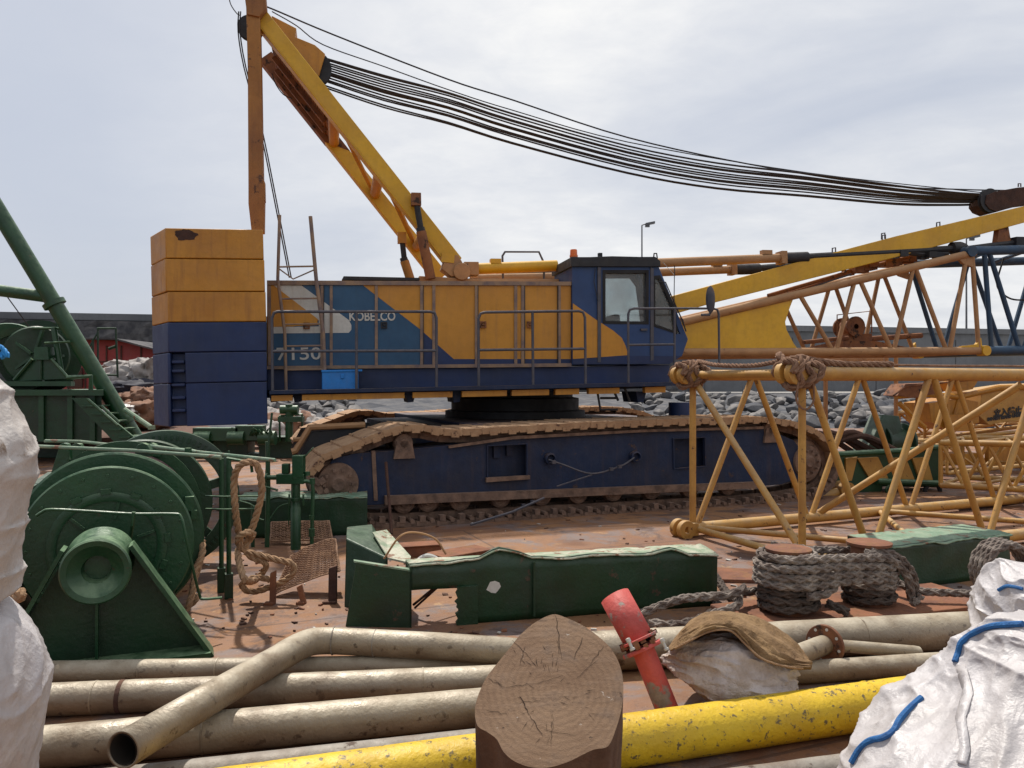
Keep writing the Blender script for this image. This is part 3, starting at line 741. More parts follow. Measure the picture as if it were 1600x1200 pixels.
# ---- gantry
def beam(mb, p0, p1, hpx0, hpx1, w0, w1, ref=None, mi=0):
    d = V3((p1[0]-p0[0], p1[1]-p0[1], 0)).normalized(); n_ = V3((-d.y, d.x, 0))
    pts = [(p0[0]+n_.x*hpx0/2, p0[1]+n_.y*hpx0/2), (p1[0]+n_.x*hpx1/2, p1[1]+n_.y*hpx1/2), (p1[0]-n_.x*hpx1/2, p1[1]-n_.y*hpx1/2), (p0[0]-n_.x*hpx0/2, p0[1]-n_.y*hpx0/2)]
    return hprism(mb, pts, w0, w1, mi=mi, ref=ref)
GN, GFAR = -.62, -2.25
mb = MB(); beam(mb, (408, 26), (712, 411), 25, 25, GN, GN-.22); 
gantry = mb.build('gantry_leg', yellow, crane, bevel=.01)
mb = MB(); beam(mb, (417, 37), (706, 402), 20, 20, GN+.004, GN-.224); beam(mb, (690, 402), (710, 404), 14, 14, GN+.03, GN); mb.build('leg_web', yellow, gantry, smooth=0)
mb = MB(); beam(mb, (408, 26), (712, 411), 25, 25, GFAR, GFAR-.22, ref=GN); mb.build('gantry_leg', yellow, crane, bevel=.01)
mb = MB()
def gpt(t, w_):
    u0, v0 = HF.uv(408, 26, GN); u1, v1 = HF.uv(712, 411, GN); return HF(u0+(u1-u0)*t, v0+(v1-v0)*t, w_)
for t_ in (.36, .60, .85): mb.tube([gpt(t_, GN-.1), gpt(t_, GFAR-.1)], .085, 12)
mb.tube([gpt(.36, GN-.1), gpt(.60, GFAR-.1)], .04, 8); mb.tube([gpt(.60, GN-.1), gpt(.85, GFAR-.1)], .045, 8)
mb.build('cross_tube', orange, gantry)
mb = MB()
d0 = gpt(1, 0)-gpt(0, 0); d0n = d0.normalized(); nn = HF.W.cross(d0n)
for k in range(24):
    t_ = .05+k*.0115; a = gpt(t_, GN-.25); b = gpt(t_, GFAR); mb.obox((a+b)/2-nn*.03, (b-a)*.5, d0n*.018, nn*.012)
mb.obox((gpt(.06, -1.4)+gpt(.33, -1.4))/2-nn*.06, (gpt(.33, 0)-gpt(.06, 0))*.5, HF.W*.03, nn*.05); mb.obox((gpt(.06, -1.9)+gpt(.33, -1.9))/2-nn*.06, (gpt(.33, 0)-gpt(.06, 0))*.5, HF.W*.03, nn*.05)
mb.prism([gpt(.05, GFAR-.1)-nn*.02, gpt(.34, GFAR-.1)-nn*.02, gpt(.34, GN-.3)-nn*.02, gpt(.05, GN-.3)-nn*.02], nn*.03)
mb.build('gantry_grating', brownor, gantry, smooth=0)
mb = MB()
a, b = gpt(-.03, GFAR+.006), gpt(.34, GFAR+.006); wd2 = nn*.118
mb.prism([a-wd2, b-wd2, gpt(.42, GFAR+.006)+wd2, a+wd2], -HF.W*.24); mb.build('leg_cover', brownor, gantry, smooth=0)
mb = MB(); hprism(mb, [(696, 402), (716, 398), (727, 418), (722, 430), (705, 432), (690, 420)], GN+.02, GN-.24); mb.lathe(HF.q(722, 424, GN+.06), -HF.W, [(0, 0), (.13, 0), (.13, .34), (0, .34)], 16); hprism(mb, [(655, 431), (748, 436), (748, 441), (655, 441)], GN+.02, GN-.3)
mb.obox(HF.q(735, 421, GN-.1), HF.U*.11, HF.V*.10, HF.W*.12)
mb.build('gantry_foot', tanorange, gantry, bevel=.008)
# rear post
mb = MB(); hprism(mb, [(384, -8), (405, -8), (408, 110), (411, 285), (413, 300), (412, 362), (393, 362), (388, 318), (388, 290), (387, 110)], GN+.1, GN-.12); pst = mb.build('gantry_post', postm, crane, bevel=.01)
mb = MB(); mb.build('post_head', postm, pst, bevel=.006) if mb.v else None; mb = MB(); hprism(mb, [(381, -14), (414, -14), (416, 12), (405, 26), (386, 22)], GN+.13, GN-.16)
mb.build('post_head', postm, pst, bevel=.006); mb = MB(); mb.obox(HF.q(411, 300, GN), HF.U*.03, HF.V*.14, HF.W*.09)
mb.build('post_pin', postm, pst, bevel=.006)
# top sheaves and rope block
mb = MB(); hprism(mb, [(424, 24), (463, 44), (461, 58), (492, 70), (508, 84), (497, 122), (478, 116)], -.95, -1.02); hprism(mb, [(424, 24), (463, 44), (461, 58), (492, 70), (508, 84), (497, 122), (478, 116)], -1.95, -2.02)
hprism(mb, [(430, 28), (463, 44), (461, 60), (440, 52)], -1.02, -1.95); hprism(mb, [(463, 58), (492, 70), (498, 84), (486, 80), (460, 68)], -1.02, -1.95); hprism(mb, [(455, 62), (490, 86), (480, 112), (462, 96)], -1.0, -1.9)
mb.build('sheave_block', orange, crane, bevel=.008)
for k in range(7):
    mb = MB(); c = HF.q(489, 106, -1.04-k*.135); mb.lathe(c, -HF.W, [(.03, 0), (.27, 0), (.24, .03), (.24, .06), (.27, .09), (.03, .09)], 28); mb.build('sheave', darkpaint, crane)
mb = MB()
for k in range(3): mb.lathe(HF.q(391, 42, -1.0-k*.3), -HF.W, [(.03, 0), (.18, 0), (.15, .03), (.15, .07), (.18, .1), (.03, .1)], 28)
mb.build('tail_sheave', darkpaint, crane)
# ropes
ctrl = [(505, 90, 46), (600, 118, 50), (700, 143.5, 50), (800, 176, 49), (981, 227, 45), (1120, 254, 42), (1262, 271, 37), (1400, 290, 30), (1487, 300, 21), (1530, 303, 17)]
for k, t_ in enumerate((0.0, .05, .14, .21, .29, .37, .45, .50, .54, .63, .72, .78, .93, 1.0)):
    w_ = -1.10-k*.030; pts = []
    for i, (x, y, h) in enumerate(ctrl):
        tt = t_+(.025*math.sin(k*2.1+i*.5) if 1 < i < 8 else 0); pts.append(HF.q(x, y+h*tt, w_))
    MB().tube(smoothpath(pts, 4), .0135, 5).build('luffing_rope', wirem, crane)
mb = MB(); pts = [HF.q(x, y, -1.3) for x, y in ((386, 8), (400, 6), (425, 14), (520, 54), (700, 124), (800, 156), (981, 215), (1178, 258), (1375, 289), (1500, 296), (1600, 298))]; mb.tube(smoothpath(pts, 5), .013, 5)
pts = [HF.q(x, y, -1.3) for x, y in ((425, 18), (463, 40), (505, 70), (600, 104), (700, 140), (800, 172), (981, 222), (1262, 270), (1535, 301))]; mb.tube(smoothpath(pts, 5), .009, 5)
mb.build('top_rope', wirem, crane)
mb = MB()
for dx in (0, 3): htube(mb, [(373+dx, 18), (372+dx, 50), (381+dx, 105), (407+dx, 205), (432+dx, 330), (452+dx, 434)], .010, -1.0, 5, sm=3)
htube(mb, [(357, -6), (361, 8), (370, 21), (376, 24)], .008, -1.0, 5, sm=4); htube(mb, [(425, 115), (430, 130), (442, 147), (456, 154)], .008, -1.4, 5, sm=4)
mb.build('slack_cable', wirem, crane)
# backstops
for a, b, c_, w_ in (((650, 312), (658, 362), (673, 436), GN+.12), ((628, 372), (632, 408), (641, 436), GFAR+.2)):
    mb = MB(); htube(mb, [a, b], .045, w_, 10); mb.lathe(HF.q(*b, w_), HF.q(*c_, w_)-HF.q(*b, w_), [(.0, -.06), (.062, -.06), (.07, .03), (0, .03)], 12); bs = mb.build('backstop', darkpaint, crane)
    mb = MB(); htube(mb, [b, c_], .075, w_, 12); mb.build('backstop_sleeve', brownor if w_ > -1 else orange, bs); mb = MB(); mb.obox(HF.q(a[0], a[1], w_), HF.U*.07, HF.V*.09, HF.W*.06); mb.build('backstop_head', brownor if w_ > -1 else orange, bs)
# pendants running forward beside the boom
for (a, b, c_, d_, w_, r_) in (((1024, 411), (1225, 403), (1235, 403), (1500, 388), -1.0, .075), ((1024, 426), (1148, 421), (1160, 421), (1300, 410), -1.9, .07)):
    mb = MB(); htube(mb, [a, b], r_, w_, 14); mb.obox(HF.q(b[0]-4, b[1], w_), HF.U*.05, HF.V*(r_+.03), HF.W*(r_+.03)); mb.obox(HF.q(b[0]-28, b[1]-8.5, w_), HF.U*.09, HF.V*.035, HF.W*.05)
    p_ = mb.build('pendant_bar', tanorange, crane)
    mb = MB(); htube(mb, [b, c_, ((c_[0]+26), c_[1]-1)], .095, w_, 12); htube(mb, [c_, d_], .062, w_, 10)
    if w_ == -1.0:
        mb.lathe(HF.q(1485, 388, w_), HF.U, [(0, 0), (.11, .02), (.12, .2), (.09, .3), (0, .3)], 14); htube(mb, [(1500, 390), (1545, 384), (1600, 378), (1660, 372)], .05, w_, 8)
        mb.obox(HF.q(1600, 380, w_), HF.U*.25, HF.V*.10, HF.W*.09); htube(mb, [(1405, 391), (1440, 398), (1480, 397)], .05, w_, 8)
        for x in (1395, 1410, 1442, 1455, 1466): mb.obox(HF.q(x, 398+rnd.uniform(-2, 3), w_+rnd.uniform(-.1, .1)), HF.U*.08, HF.V*.05, HF.W*.06)
    mb.build('pendant_cable', darkpaint, p_)

# ---- boom foot section (orange) and blue section
BNR, BFR = -.70, -2.30
def buv(x, y): return HF.uv(x, y, BNR)
mb = MB()
plate = [(1066, 503), (1240, 466), (1233, 484), (1227, 503), (1229, 515), (1240, 536), (1248, 547), (1062, 547)]
for w_ in (BNR, BFR+.05): mb.prism([HF(*buv(x, y), w_) for x, y in plate], HF.W*-.05)
foot = mb.build('boom_foot_section', yellow, crane, smooth=0, bevel=.004)
def btube(mb, pts, r, w_, n=12): return mb.tube([HF(*buv(x, y), w_) for x, y in pts], r, n)
for w_ in (BNR, BFR):
    mb = MB(); btube(mb, [(1066, 503), (1522, 395)], .068, w_, 16)
    mb.prism([HF(*buv(x, y), w_+.03) for x, y in ((1492, 400), (1519, 396), (1520, 418), (1503, 412))], HF.W*-.06)
    mb.build('chord', tanorange, foot)
    mb = MB(); btube(mb, [(1058, 551), (1532, 548)], .068, w_, 16); mb.build('chord', tanorange, foot)
    mb = MB(); mb.prism([HF(*buv(x, y), w_+.03) for x, y in ((1500, 541), (1524, 538), (1531, 528), (1534, 553), (1500, 554))], HF.W*-.06); mb.lathe(HF(*buv(1536, 548), w_+.09), -HF.W, [(0, 0), (.09, 0), (.09, .18), (0, .18)], 14); mb.build('boom_lug', yellow, foot)
near = [(1251, 464, 1300, 543), (1334, 445, 1307, 543), (1345, 445, 1392, 543), (1426, 424, 1397, 543), (1431, 424, 1478, 543), (1510, 412, 1484, 543), (1519, 412, 1529, 540)]
far = [(1290, 455, 1258, 543), (1303, 455, 1345, 543), (1385, 430, 1352, 543), (1395, 430, 1436, 543), (1470, 405, 1442, 543), (1478, 405, 1530, 543)]
def topy(x): return 503-(x-1066)*.2368
for lst, w_ in ((near, BNR), (far, BFR)):
    for x0, y0, x1, y1 in lst:
        MB().tube([HF(*buv(x0, topy(x0)+4), w_), HF(*buv(x1, y1+3), w_)], .038, 10).build('brace', tanorange, foot)
for xa, xb in ((1300, 1345), (1345, 1392), (1392, 1436), (1436, 1478), (1478, 1530), (1262, 1300)):
    MB().tube([HF(*buv(xa, topy(xa)), BNR), HF(*buv(xb, topy(xb)), BFR)], .035, 8).build('brace', brownor, foot)
    MB().tube([HF(*buv(xa, 550), BNR), HF(*buv(xb, 550), BFR)], .035, 8).build('brace', tanorange, foot)
for x in (1240, 1402, 1519):
    for y in (topy(x), 550): MB().tube([HF(*buv(x, y), BNR), HF(*buv(x, y), BFR)], .045, 10).build('brace', tanorange, foot)
# rusty machinery lying on the boom and the jib winch seen through it
mb = MB(); htube(mb, [(1200, 462), (1330, 424), (1420, 402)], .035, -1.3, 8); htube(mb, [(1100, 498), (1250, 452), (1380, 412)], .03, -1.5, 6)
for k in range(16):
    x = 1325+k*6.5; mb.obox(HF.q(x, 424-(x-1325)*.21+rnd.uniform(-3, 3), -1.2-rnd.random()*.6), HF.U*rnd.uniform(.04, .14), HF.V*rnd.uniform(.03, .08), HF.W*rnd.uniform(.03, .1))
mb.build('boom_tackle', brownor, foot)
mb = MB(); htube(mb, [(1075, 500), (1165, 484), (1330, 428)], .012, -.9, 5); mb.build('boom_cable', wirem, foot)
mb = MB(); c = HF.q(1338, 510, -1.9); mb.lathe(c, -HF.W, [(.05, 0), (.19, 0), (.19, .04), (.12, .05), (.12, .4), (.19, .41), (.19, .45), (.05, .45)], 22)
mb.obox(HF.q(1338, 530, -2.0), HF.U*.30, HF.V*.10, HF.W*.05); mb.obox(HF.q(1338, 530, -2.4), HF.U*.30, HF.V*.10, HF.W*.05)
htube(mb, [(1308, 530), (1308, 492), (1362, 486), (1362, 520)], .012, -1.8, 6); htube(mb, [(1255, 535), (1325, 528)], .04, -1.9); htube(mb, [(1350, 530), (1440, 524)], .05, -2.0)
hprism(mb, [(1262, 543), (1308, 533), (1370, 533), (1420, 543)], -1.75, -1.8)
mb.build('jib_winch', brownor, foot, smooth=30)
# blue section
mb = MB(); mb.lathe(HF.q(1520, 392, BNR+.09), -HF.W, [(0, 0), (.10, 0), (.10, .18), (0, .18)], 14)
mb.prism([HF(*buv(x, y), BNR+.03) for x, y in ((1512, 386), (1530, 384), (1535, 400), (1515, 402))], HF.W*-.06)
blue = mb.build('boom_section', seam_b, crane)
for w_ in (BNR, BFR):
    MB().tube([HF(*buv(1510, 392.5), w_), HF(*buv(1860, 383), w_)], .083, 16).build('chord', seam_b, blue)
    MB().tube([HF(*buv(1538, 548), w_), HF(*buv(1860, 541), w_)], .078, 16).build('chord', seam_b, blue)
for x0, x1, w_ in ((1538, 1549, BNR), (1546, 1592, BNR), (1648, 1600, BNR), (1655, 1705, BNR), (1760, 1712, BNR), (1770, 1815, BNR), (1525, 1570, BFR), (1620, 1578, BFR), (1630, 1680, BFR), (1730, 1688, BFR)):
    MB().tube([HF(*buv(x0, 396), w_), HF(*buv(x1, 544), w_)], .042, 10).build('brace', seam_b, blue)
for xa, xb in ((1549, 1610), (1610, 1660), (1660, 1720)):
    MB().tube([HF(*buv(xa, 546), BNR), HF(*buv(xb, 546), BFR)], .035, 8).build('brace', seam_b, blue)
    MB().tube([HF(*buv(xa, 390), BNR), HF(*buv(xb, 390), BFR)], .035, 8).build('brace', seam_b, blue)
mb = MB(); htube(mb, [(1568, 404), (1558, 440), (1563, 455), (1580, 467), (1605, 468), (1640, 460)], .016, -1.2, 6, sm=5); mb.build('hose', rubber, blue)
# ---- mast
MP = [(1052, 462), (1240, 411), (1400, 369), (1600, 322), (1800, 276), (1800, 292), (1600, 348), (1400, 402), (1240, 442), (1116, 473), (1060, 489)]
mb = MB(); hprism(mb, MP, -.95, -1.15); mast = mb.build('mast', yellow, crane, smooth=0, bevel=.012)
tag(mast, 'long bright yellow box beam sloping up to the right')
mb = MB(); hprism(mb, MP, -2.0, -2.2, ref=-.95); 
for x in (1180, 1330, 1480): htube(mb, [(x, 462-(x-1052)*.25+16, -1.0), (x, 462-(x-1052)*.25+16, -2.1)], .05, 0, ref=-.95)
mb.build('mast_rear_beam', yellow, mast, smooth=0, bevel=.012)
for x, y in ((1258, 408), (1303, 392), (1380, 369), (1466, 352), (1459, 385), (1381, 372)):
    mb = MB(); htube(mb, [(x-2.5, y+5), (x-2.5, y-4), (x+2.5, y-5), (x+2.5, y+4)], .013, -1.0, 6); mb.build('lifting_eye', steelgrey, mast)
mb = MB(); hprism(mb, [(1540, 318), (1542, 305), (1556, 299), (1590, 293), (1710, 282), (1710, 304), (1610, 317), (1575, 326), (1558, 331), (1546, 326)], -1.1, -1.5)
htube(mb, [(1591, 292), (1591, 287), (1595, 287), (1595, 292)], .012, -.98)
mb.build('rope_equaliser', rustdark, mast, smooth=0, bevel=.01)
mb = MB()
for k in range(4): mb.lathe(HF.q(1548, 313, -1.12-k*.10), -HF.W, [(.03, 0), (.22, 0), (.19, .02), (.19, .05), (.22, .07), (.03, .07)], 24)
mb.build('sheave', darkpaint, mast)
mb = MB(); hprism(mb, [(1562, 352), (1575, 350), (1580, 378), (1558, 380)], -1.0, -1.12); mb.build('mast_prop', brownor, mast)

# ---- tracks
def tuv(x, y, w_=0.0): return TF.uv(x, y, w_)
outl = [(504, 771), (487, 752), (487, 738), (505, 718), (560, 696), (600, 680), (630, 670), (665, 670), (700, 677), (760, 675), (850, 669), (950, 664), (1060, 660), (1190, 657), (1240, 663), (1272, 674), (1298, 694), (1310, 722), (1306, 748), (1285, 771), (1240, 782), (1180, 789), (1000, 801), (800, 812), (640, 822), (560, 820), (525, 806)]
pts = [tuv(*p) for p in outl]
pl = smoothpath([V3((a, b, 0)) for a, b in pts], 8, closed=True); pl.append(pl[0])
per = sum((b-a).length for a, b in zip(pl, pl[1:])); NS = 66; stp = per/NS
rs = resample(pl, stp)[:NS]
troot = []
def shoe_mesh():
    mb = MB()
    prof = [(-.48, -.03), (.44, -.03), (.52, .0), (.51, .03), (.48, .036), (.40, .044), (.15, .049), (-.10, .049), (-.28, .047), (-.38, .046), (-.43, .056), (-.50, .056), (-.54, .04), (-.53, .01)]
    mb.prism([V3((x*stp, -.0, z)) for x, z in prof], V3((0, .92, 0)))
    for k in (.25, .62): mb.obox(V3((0, k, -.06)), V3((stp*.42, 0, 0)), V3((0, .035, 0)), V3((0, 0, .045)))
    mb.obox(V3((stp*.1, -.004, -.02)), V3((stp*.2, 0, 0)), V3((0, .01, 0)), V3((0, 0, .028)))
    return mb
side_o = None
def make_track(offset, lab):
    O2 = TF.O-TF.W*offset+TF.U*(.42 if offset else 0)
    f = Fr(O2, TF.U)
    q = lambda x, y, w_=0.0, ref=None: (lambda a: f(a[0], a[1], w_))(tuv(x, y, w_ if ref is None else ref))
    mb = MB()
    fr_ = [(507, 742), (520, 716), (560, 708), (640, 702), (700, 696), (800, 681), (1000, 671), (1190, 666), (1240, 688), (1262, 715), (1255, 745), (1220, 757), (1180, 760), (900, 773), (600, 788), (560, 790), (520, 780)]
    h1 = [(762, 697), (762, 746), (822, 743), (822, 694)]; h2 = [(1052, 686), (1053, 732), (1101, 728), (1100, 684)]
    W0 = -.10
    uvs = [tuv(x, y, W0) for x, y in fr_]; hh = [[tuv(x, y, W0) for x, y in h] for h in (h1, h2)]
    mb.prism([f(a, b, W0) for a, b in uvs], f.W*-.04, [[f(a, b, W0) for a, b in h] for h in hh])
    mb.prism([f(a, b, W0-.16) for a, b in uvs], f.W*-.48)
    tr = mb.build('track_frame', navyd, crane, smooth=0, bevel=.006); tag(tr, lab)
    mb = MB(); 
    for (x0, y0, x1, y1) in ((600, 774, 1182, 752),):
        mb.prism([f(*tuv(a, b, W0+.0), W0+.0) for a, b in ((x0, y0), (x1, y1), (x1, y1+10), (x0, y0+14))], f.W*.07)
    mb.prism([f(*tuv(a, b, W0), W0) for a, b in ((700, 696), (800, 681), (1000, 671), (1190, 666), (1190, 670), (1000, 675), (800, 686), (700, 700))], f.W*.05)
    mb.prism([f(*tuv(a, b, W0), W0) for a, b in ((758, 746), (826, 742), (826, 748), (758, 753))], f.W*.05)
    mb.prism([f(*tuv(a, b, W0), W0) for a, b in ((580, 704), (586, 704), (590, 782), (584, 782))], f.W*.02)
    mb.build('frame_flange', chainm, tr, smooth=0)
    mb = MB()
    for h in (h1, h2):
        c = [(sum(p[0] for p in h)/4, sum(p[1] for p in h)/4)]; k = 1.06
        o_ = [(c[0][0]+(x-c[0][0])*k, c[0][1]+(y-c[0][1])*k) for x, y in h]
        mb.prism([f(*tuv(a, b, W0), W0) for a, b in o_], f.W*.02, [[f(*tuv(a, b, W0), W0) for a, b in h]])
        mb.build('opening_frame', navyd, tr, smooth=0); mb = MB()
    for x, y in ((857, 716), (990, 713)):
        mb = MB(); mb.lathe(f(*tuv(x, y, W0), W0), f.W, [(.07, 0), (.075, .02), (.075, .08), (.055, .09), (.05, .03), (0, .03)], 18); mb.build('towing_eye', navyd, tr)
    for x, y in ((775, 705), (795, 702)): MB().obox(f(*tuv(x, y, W0-.14), W0-.14), f.U*.04, f.V*.08, f.W*.03).build('hose_bracket', navyd, tr)
    # rollers
    for x, y in ((632, 789), (670, 787), (720, 785), (783, 781), (848, 778), (905, 775), (960, 772), (1020, 769), (1080, 766), (1140, 763)):
        mb = MB(); c = f(*tuv(x, y-4, -.12), -.12); mb.lathe(c, -f.W, [(0, -.03), (.05, -.03), (.055, 0), (.09, .005), (.10, .0), (.135, .02), (.14, .12), (.10, .13), (.10, .48), (.14, .49), (.14, .58), (0, .58)], 20); mb.build('roller', chainm, tr)
    for x, y, r_ in ((525, 757, .30), (1262, 722, .33)):
        mb = MB(); c = f(*tuv(x+4, y, -.02), -.04); mb.lathe(c, -f.W, [(0, -.02), (.07, -.03), (.10, .0), (.13, .02), (.235, .02), (.245, .05), (.245, .09), (r_-.02, .10), (r_, .14), (r_, .3), (r_-.06, .34), (r_-.06, .6), (r_, .64), (0, .7)], 32)
        for k in range(10):
            a_ = 2*math.pi*k/10; mb.obox(c+f.W*.02+(f.U*math.cos(a_)+f.V*math.sin(a_))*.165, f.U*.016, f.V*.016, f.W*.02)
        mb.build('idler_wheel' if x < 800 else 'drive_sprocket', chainm, tr)
    for x, y in ((632, 693), (1206, 672)):
        mb = MB(); c = f(*tuv(x, y, -.06), -.06); mb.lathe(c, -f.W, [(0, 0), (.05, 0), (.06, .02), (.11, .03), (.12, .10), (.09, .12), (.09, .5), (.12, .52), (.12, .6), (0, .6)], 20); mb.prism([c+f.U*.13-f.V*.18, c-f.U*.13-f.V*.18, c-f.U*.09+f.V*.03, c+f.U*.09+f.V*.03], -f.W*.08); mb.build('carrier_roller', chainm, tr)
    mb = MB()
    # chain links seen below the shoes on the lower run
    for i, p in enumerate(rs):
        nx_ = rs[(i+1) % NS]; t_ = (nx_-p).normalized(); nrm = V3((t_.y, -t_.x, 0)) ; mid = (p+nx_)/2
        T = f.U*t_.x+f.V*t_.y; Nn = f.U*nrm.x+f.V*nrm.y
        mb.obox(f(mid.x, mid.y, -.22)+Nn*.085, T*stp*.52, Nn*.04, f.W*.03)
        if t_.x < -.5: 
            mb.obox(f(mid.x, mid.y, -.03)+Nn*.075, T*stp*.14, Nn*.035, f.W*.05); mb.tube([f(p.x, p.y, .01)+Nn*.05, f(p.x, p.y, -.2)+Nn*.05], .03, 8)
    mb.build('track_chain', chainm, tr, smooth=30)
    return tr, f
sm_ = shoe_mesh(); me = bpy.data.meshes.new('track_shoe')
me.from_pydata([tuple(p) for p in sm_.v], [], sm_.f); me.materials.append(tracktan); me.update()
me2 = me.copy(); me2.materials.clear(); me2.materials.append(chainm)
for off, lab in ((0.0, 'muddy near track with a humped belt of tan shoes'), (5.2, 'far track half hidden under the house')):
    tr, f = make_track(off, lab)
    Lc = V3(crane['_wl'])
    for i, p in enumerate(rs):
        nx_ = rs[(i+1) % NS]; t_ = (nx_-p).normalized()
        T = f.U*t_.x+f.V*t_.y; nrm = V3((-t_.y, t_.x, 0)); Nn = (f.U*nrm.x+f.V*nrm.y)
        if True: Nn = -Nn if (f.U*t_.x+f.V*t_.y).cross(-f.W).dot(Nn) < 0 else Nn
        mid = (p+nx_)/2
        o = bpy.data.objects.new('track_shoe', me if t_.x > -.4 else me2); col.objects.link(o); o.parent = tr
        # the path runs clockwise seen from the viewer: outward normal is on the left of the direction
        out = f.U*(-t_.y)+f.V*t_.x
        M = Matrix((( T.x, -f.W.x, out.x), (T.y, -f.W.y, out.y), (T.z, -f.W.z, out.z))).to_4x4()
        loc = f(mid.x, mid.y, 0)+out*rnd.uniform(-.006, .006); M.translation = loc-Lc
        o.matrix_local = M
# carbody and turntable
mb = MB(); C0 = V3((.05, 13.0, 0)); Rr = lambda u, n_, z: C0+TF.U*u-TF.W*n_+V3((0, 0, z))
mb.prism([Rr(-1.5, -2.3, .45), Rr(1.5, -2.3, .45), Rr(1.5, 2.3, .45), Rr(-1.5, 2.3, .45)], UP*.72)
mb.prism([Rr(-2.2, -1.3, .5), Rr(2.6, -1.3, .5), Rr(2.6, 1.3, .5), Rr(-2.2, 1.3, .5)], UP*.62)
mb.prism([Rr(1.4, -1.6, 1.12), Rr(3.4, -1.3, .8), Rr(3.4, -1.2, .6), Rr(1.4, -1.2, .6)], -TF.W*1.5)
mb.build('carbody', navyd, crane, smooth=0, bevel=.01)
mb = MB(); mb.lathe(Rr(0, 0, 1.17), UP, [(0, 0), (1.15, 0), (1.15, .10), (1.05, .12), (1.05, .3), (.95, .32), (.95, .45), (0, .45)], 40); mb.build('slewing_ring', darkpaint, crane)
mb = MB(); mb.lathe(P(1062, 651, 12.2), UP, [(0, 0), (.17, 0), (.17, .22), (0, .22)], 20); mb.build('hydraulic_pot', navy, crane)
# step frame at the rear of the undercarriage
mb = MB(); sp = [(468, 712), (487, 676), (566, 667), (650, 665), (650, 700), (560, 706), (520, 715)]
fS = Fr(TF.O-TF.W*1.3, TF.U)
mb.prism([fS.q(x, y) for x, y in sp], -fS.W*1.2); st = mb.build('rear_step_box', darkpaint, crane, smooth=0)
mb = MB(); mb.tube([fS.q(x, y, .02) for x, y in ((456, 706), (462, 704), (484, 668), (570, 664))], .045, 8); mb.tube([fS.q(458, 687, .02), fS.q(472, 686, .02)], .03, 6); mb.build('step_edge', tanorange, st)
# chain and slack cable on the near frame
mb = MB(); mb.tube(smoothpath([TF.q(x, y, .03) for x, y in ((857, 718), (880, 726), (925, 740), (970, 728), (991, 715))], 5), .012, 5); mb.tube([TF.q(925, 742, .03), TF.q(870, 760, .05)], .010, 5)
mb.tube([TF.q(850, 778, .12), TF.q(800, 800, .25), TF.q(735, 820, .3)], .016, 6)
for x, y in ((832, 784), (818, 790), (865, 722), (955, 733), (968, 729)): mb.obox(TF.q(x, y, .08), TF.U*.025, TF.V*.02, TF.W*.02)
mb.build('chain_cable', steelgrey, crane)
# ================================================================== FRONT LATTICE SECTION
LA = math.radians(23.6); LU = V3((math.cos(LA), math.sin(LA), 0)); LW = V3((math.sin(LA), -math.cos(LA), 0))
FB = V3((1.985, 8.8, .09)); NB = V3((2.59, 7.2, .09)); 
NB = FB+LW*1.72-LU*.06
def LP(s, side, z): return (FB if side else NB)+LU*s+V3((0, 0, z-.09))
LZ = 1.80
lat = thing('lattice_boom_section', 'large yellow lattice boom section in front of the tracks, brown rope knotted at its corners', 'boom section', V3((FB.x, FB.y-.8, 0)))
LL = 5.6
for side in (0, 1):
    for z in (.09, LZ):
        mb = MB(); r_ = .062
        mb.tube([LP(.02, side, z), LP(LL, side, z)], r_, 18); ch = mb.build('chord', latt, lat)
        mb = MB(); c = LP(-.10, side, z)
        mb.lathe(c+LW*.10, -LW, [(.035, 0), (.105, 0), (.105, .07), (.035, .07)], 18, closed=True); mb.lathe(c-LW*.03, -LW, [(.035, 0), (.105, 0), (.105, .07), (.035, .07)], 18, closed=True)
        mb.obox(c+LU*.08+LW*.065, LU*.07, LW*.034, UP*.07); mb.obox(c+LU*.08-LW*.065, LU*.07, LW*.034, UP*.07)
        mb.build('connecting_lug', latt, ch, bevel=.006)
def br(a, b, r_=.035, m_=None): MB().tube([a, b], r_, 12).build('brace', m_ or latt, lat)
for side in (0, 1):
    br(LP(.04, side, .12), LP(.04, side, LZ-.05), .034 if side == 0 else .036)
    s = .10; top = side == 0
    stp_ = .80 if side == 0 else .82
    k = 0
    cur = .12; up = (side == 0)
    if side == 1: cur = .10; up = False
    while cur < LL-.2:
        nx_ = cur+stp_
        a = LP(cur, side, LZ-.05 if up else .12); b = LP(nx_-.06, side, .12 if up else LZ-.05); br(a, b, .034)
        cur = nx_+.02; up = not up
for z in (.09, LZ):
    br(LP(.06, 0, z), LP(.06, 1, z), .045 if z > 1 else .036)
    cur = .15; a0 = 1
    while cur < LL-.5:
        br(LP(cur, a0, z), LP(cur+1.35, 1-a0, z), .032); cur += 1.4; a0 = 1-a0
br(LP(.06, 1, LZ-.06), LP(.06, 0, .14), .036)
br(LP(1.9, 1, .14), LP(3.1, 0, LZ-.1), .04)
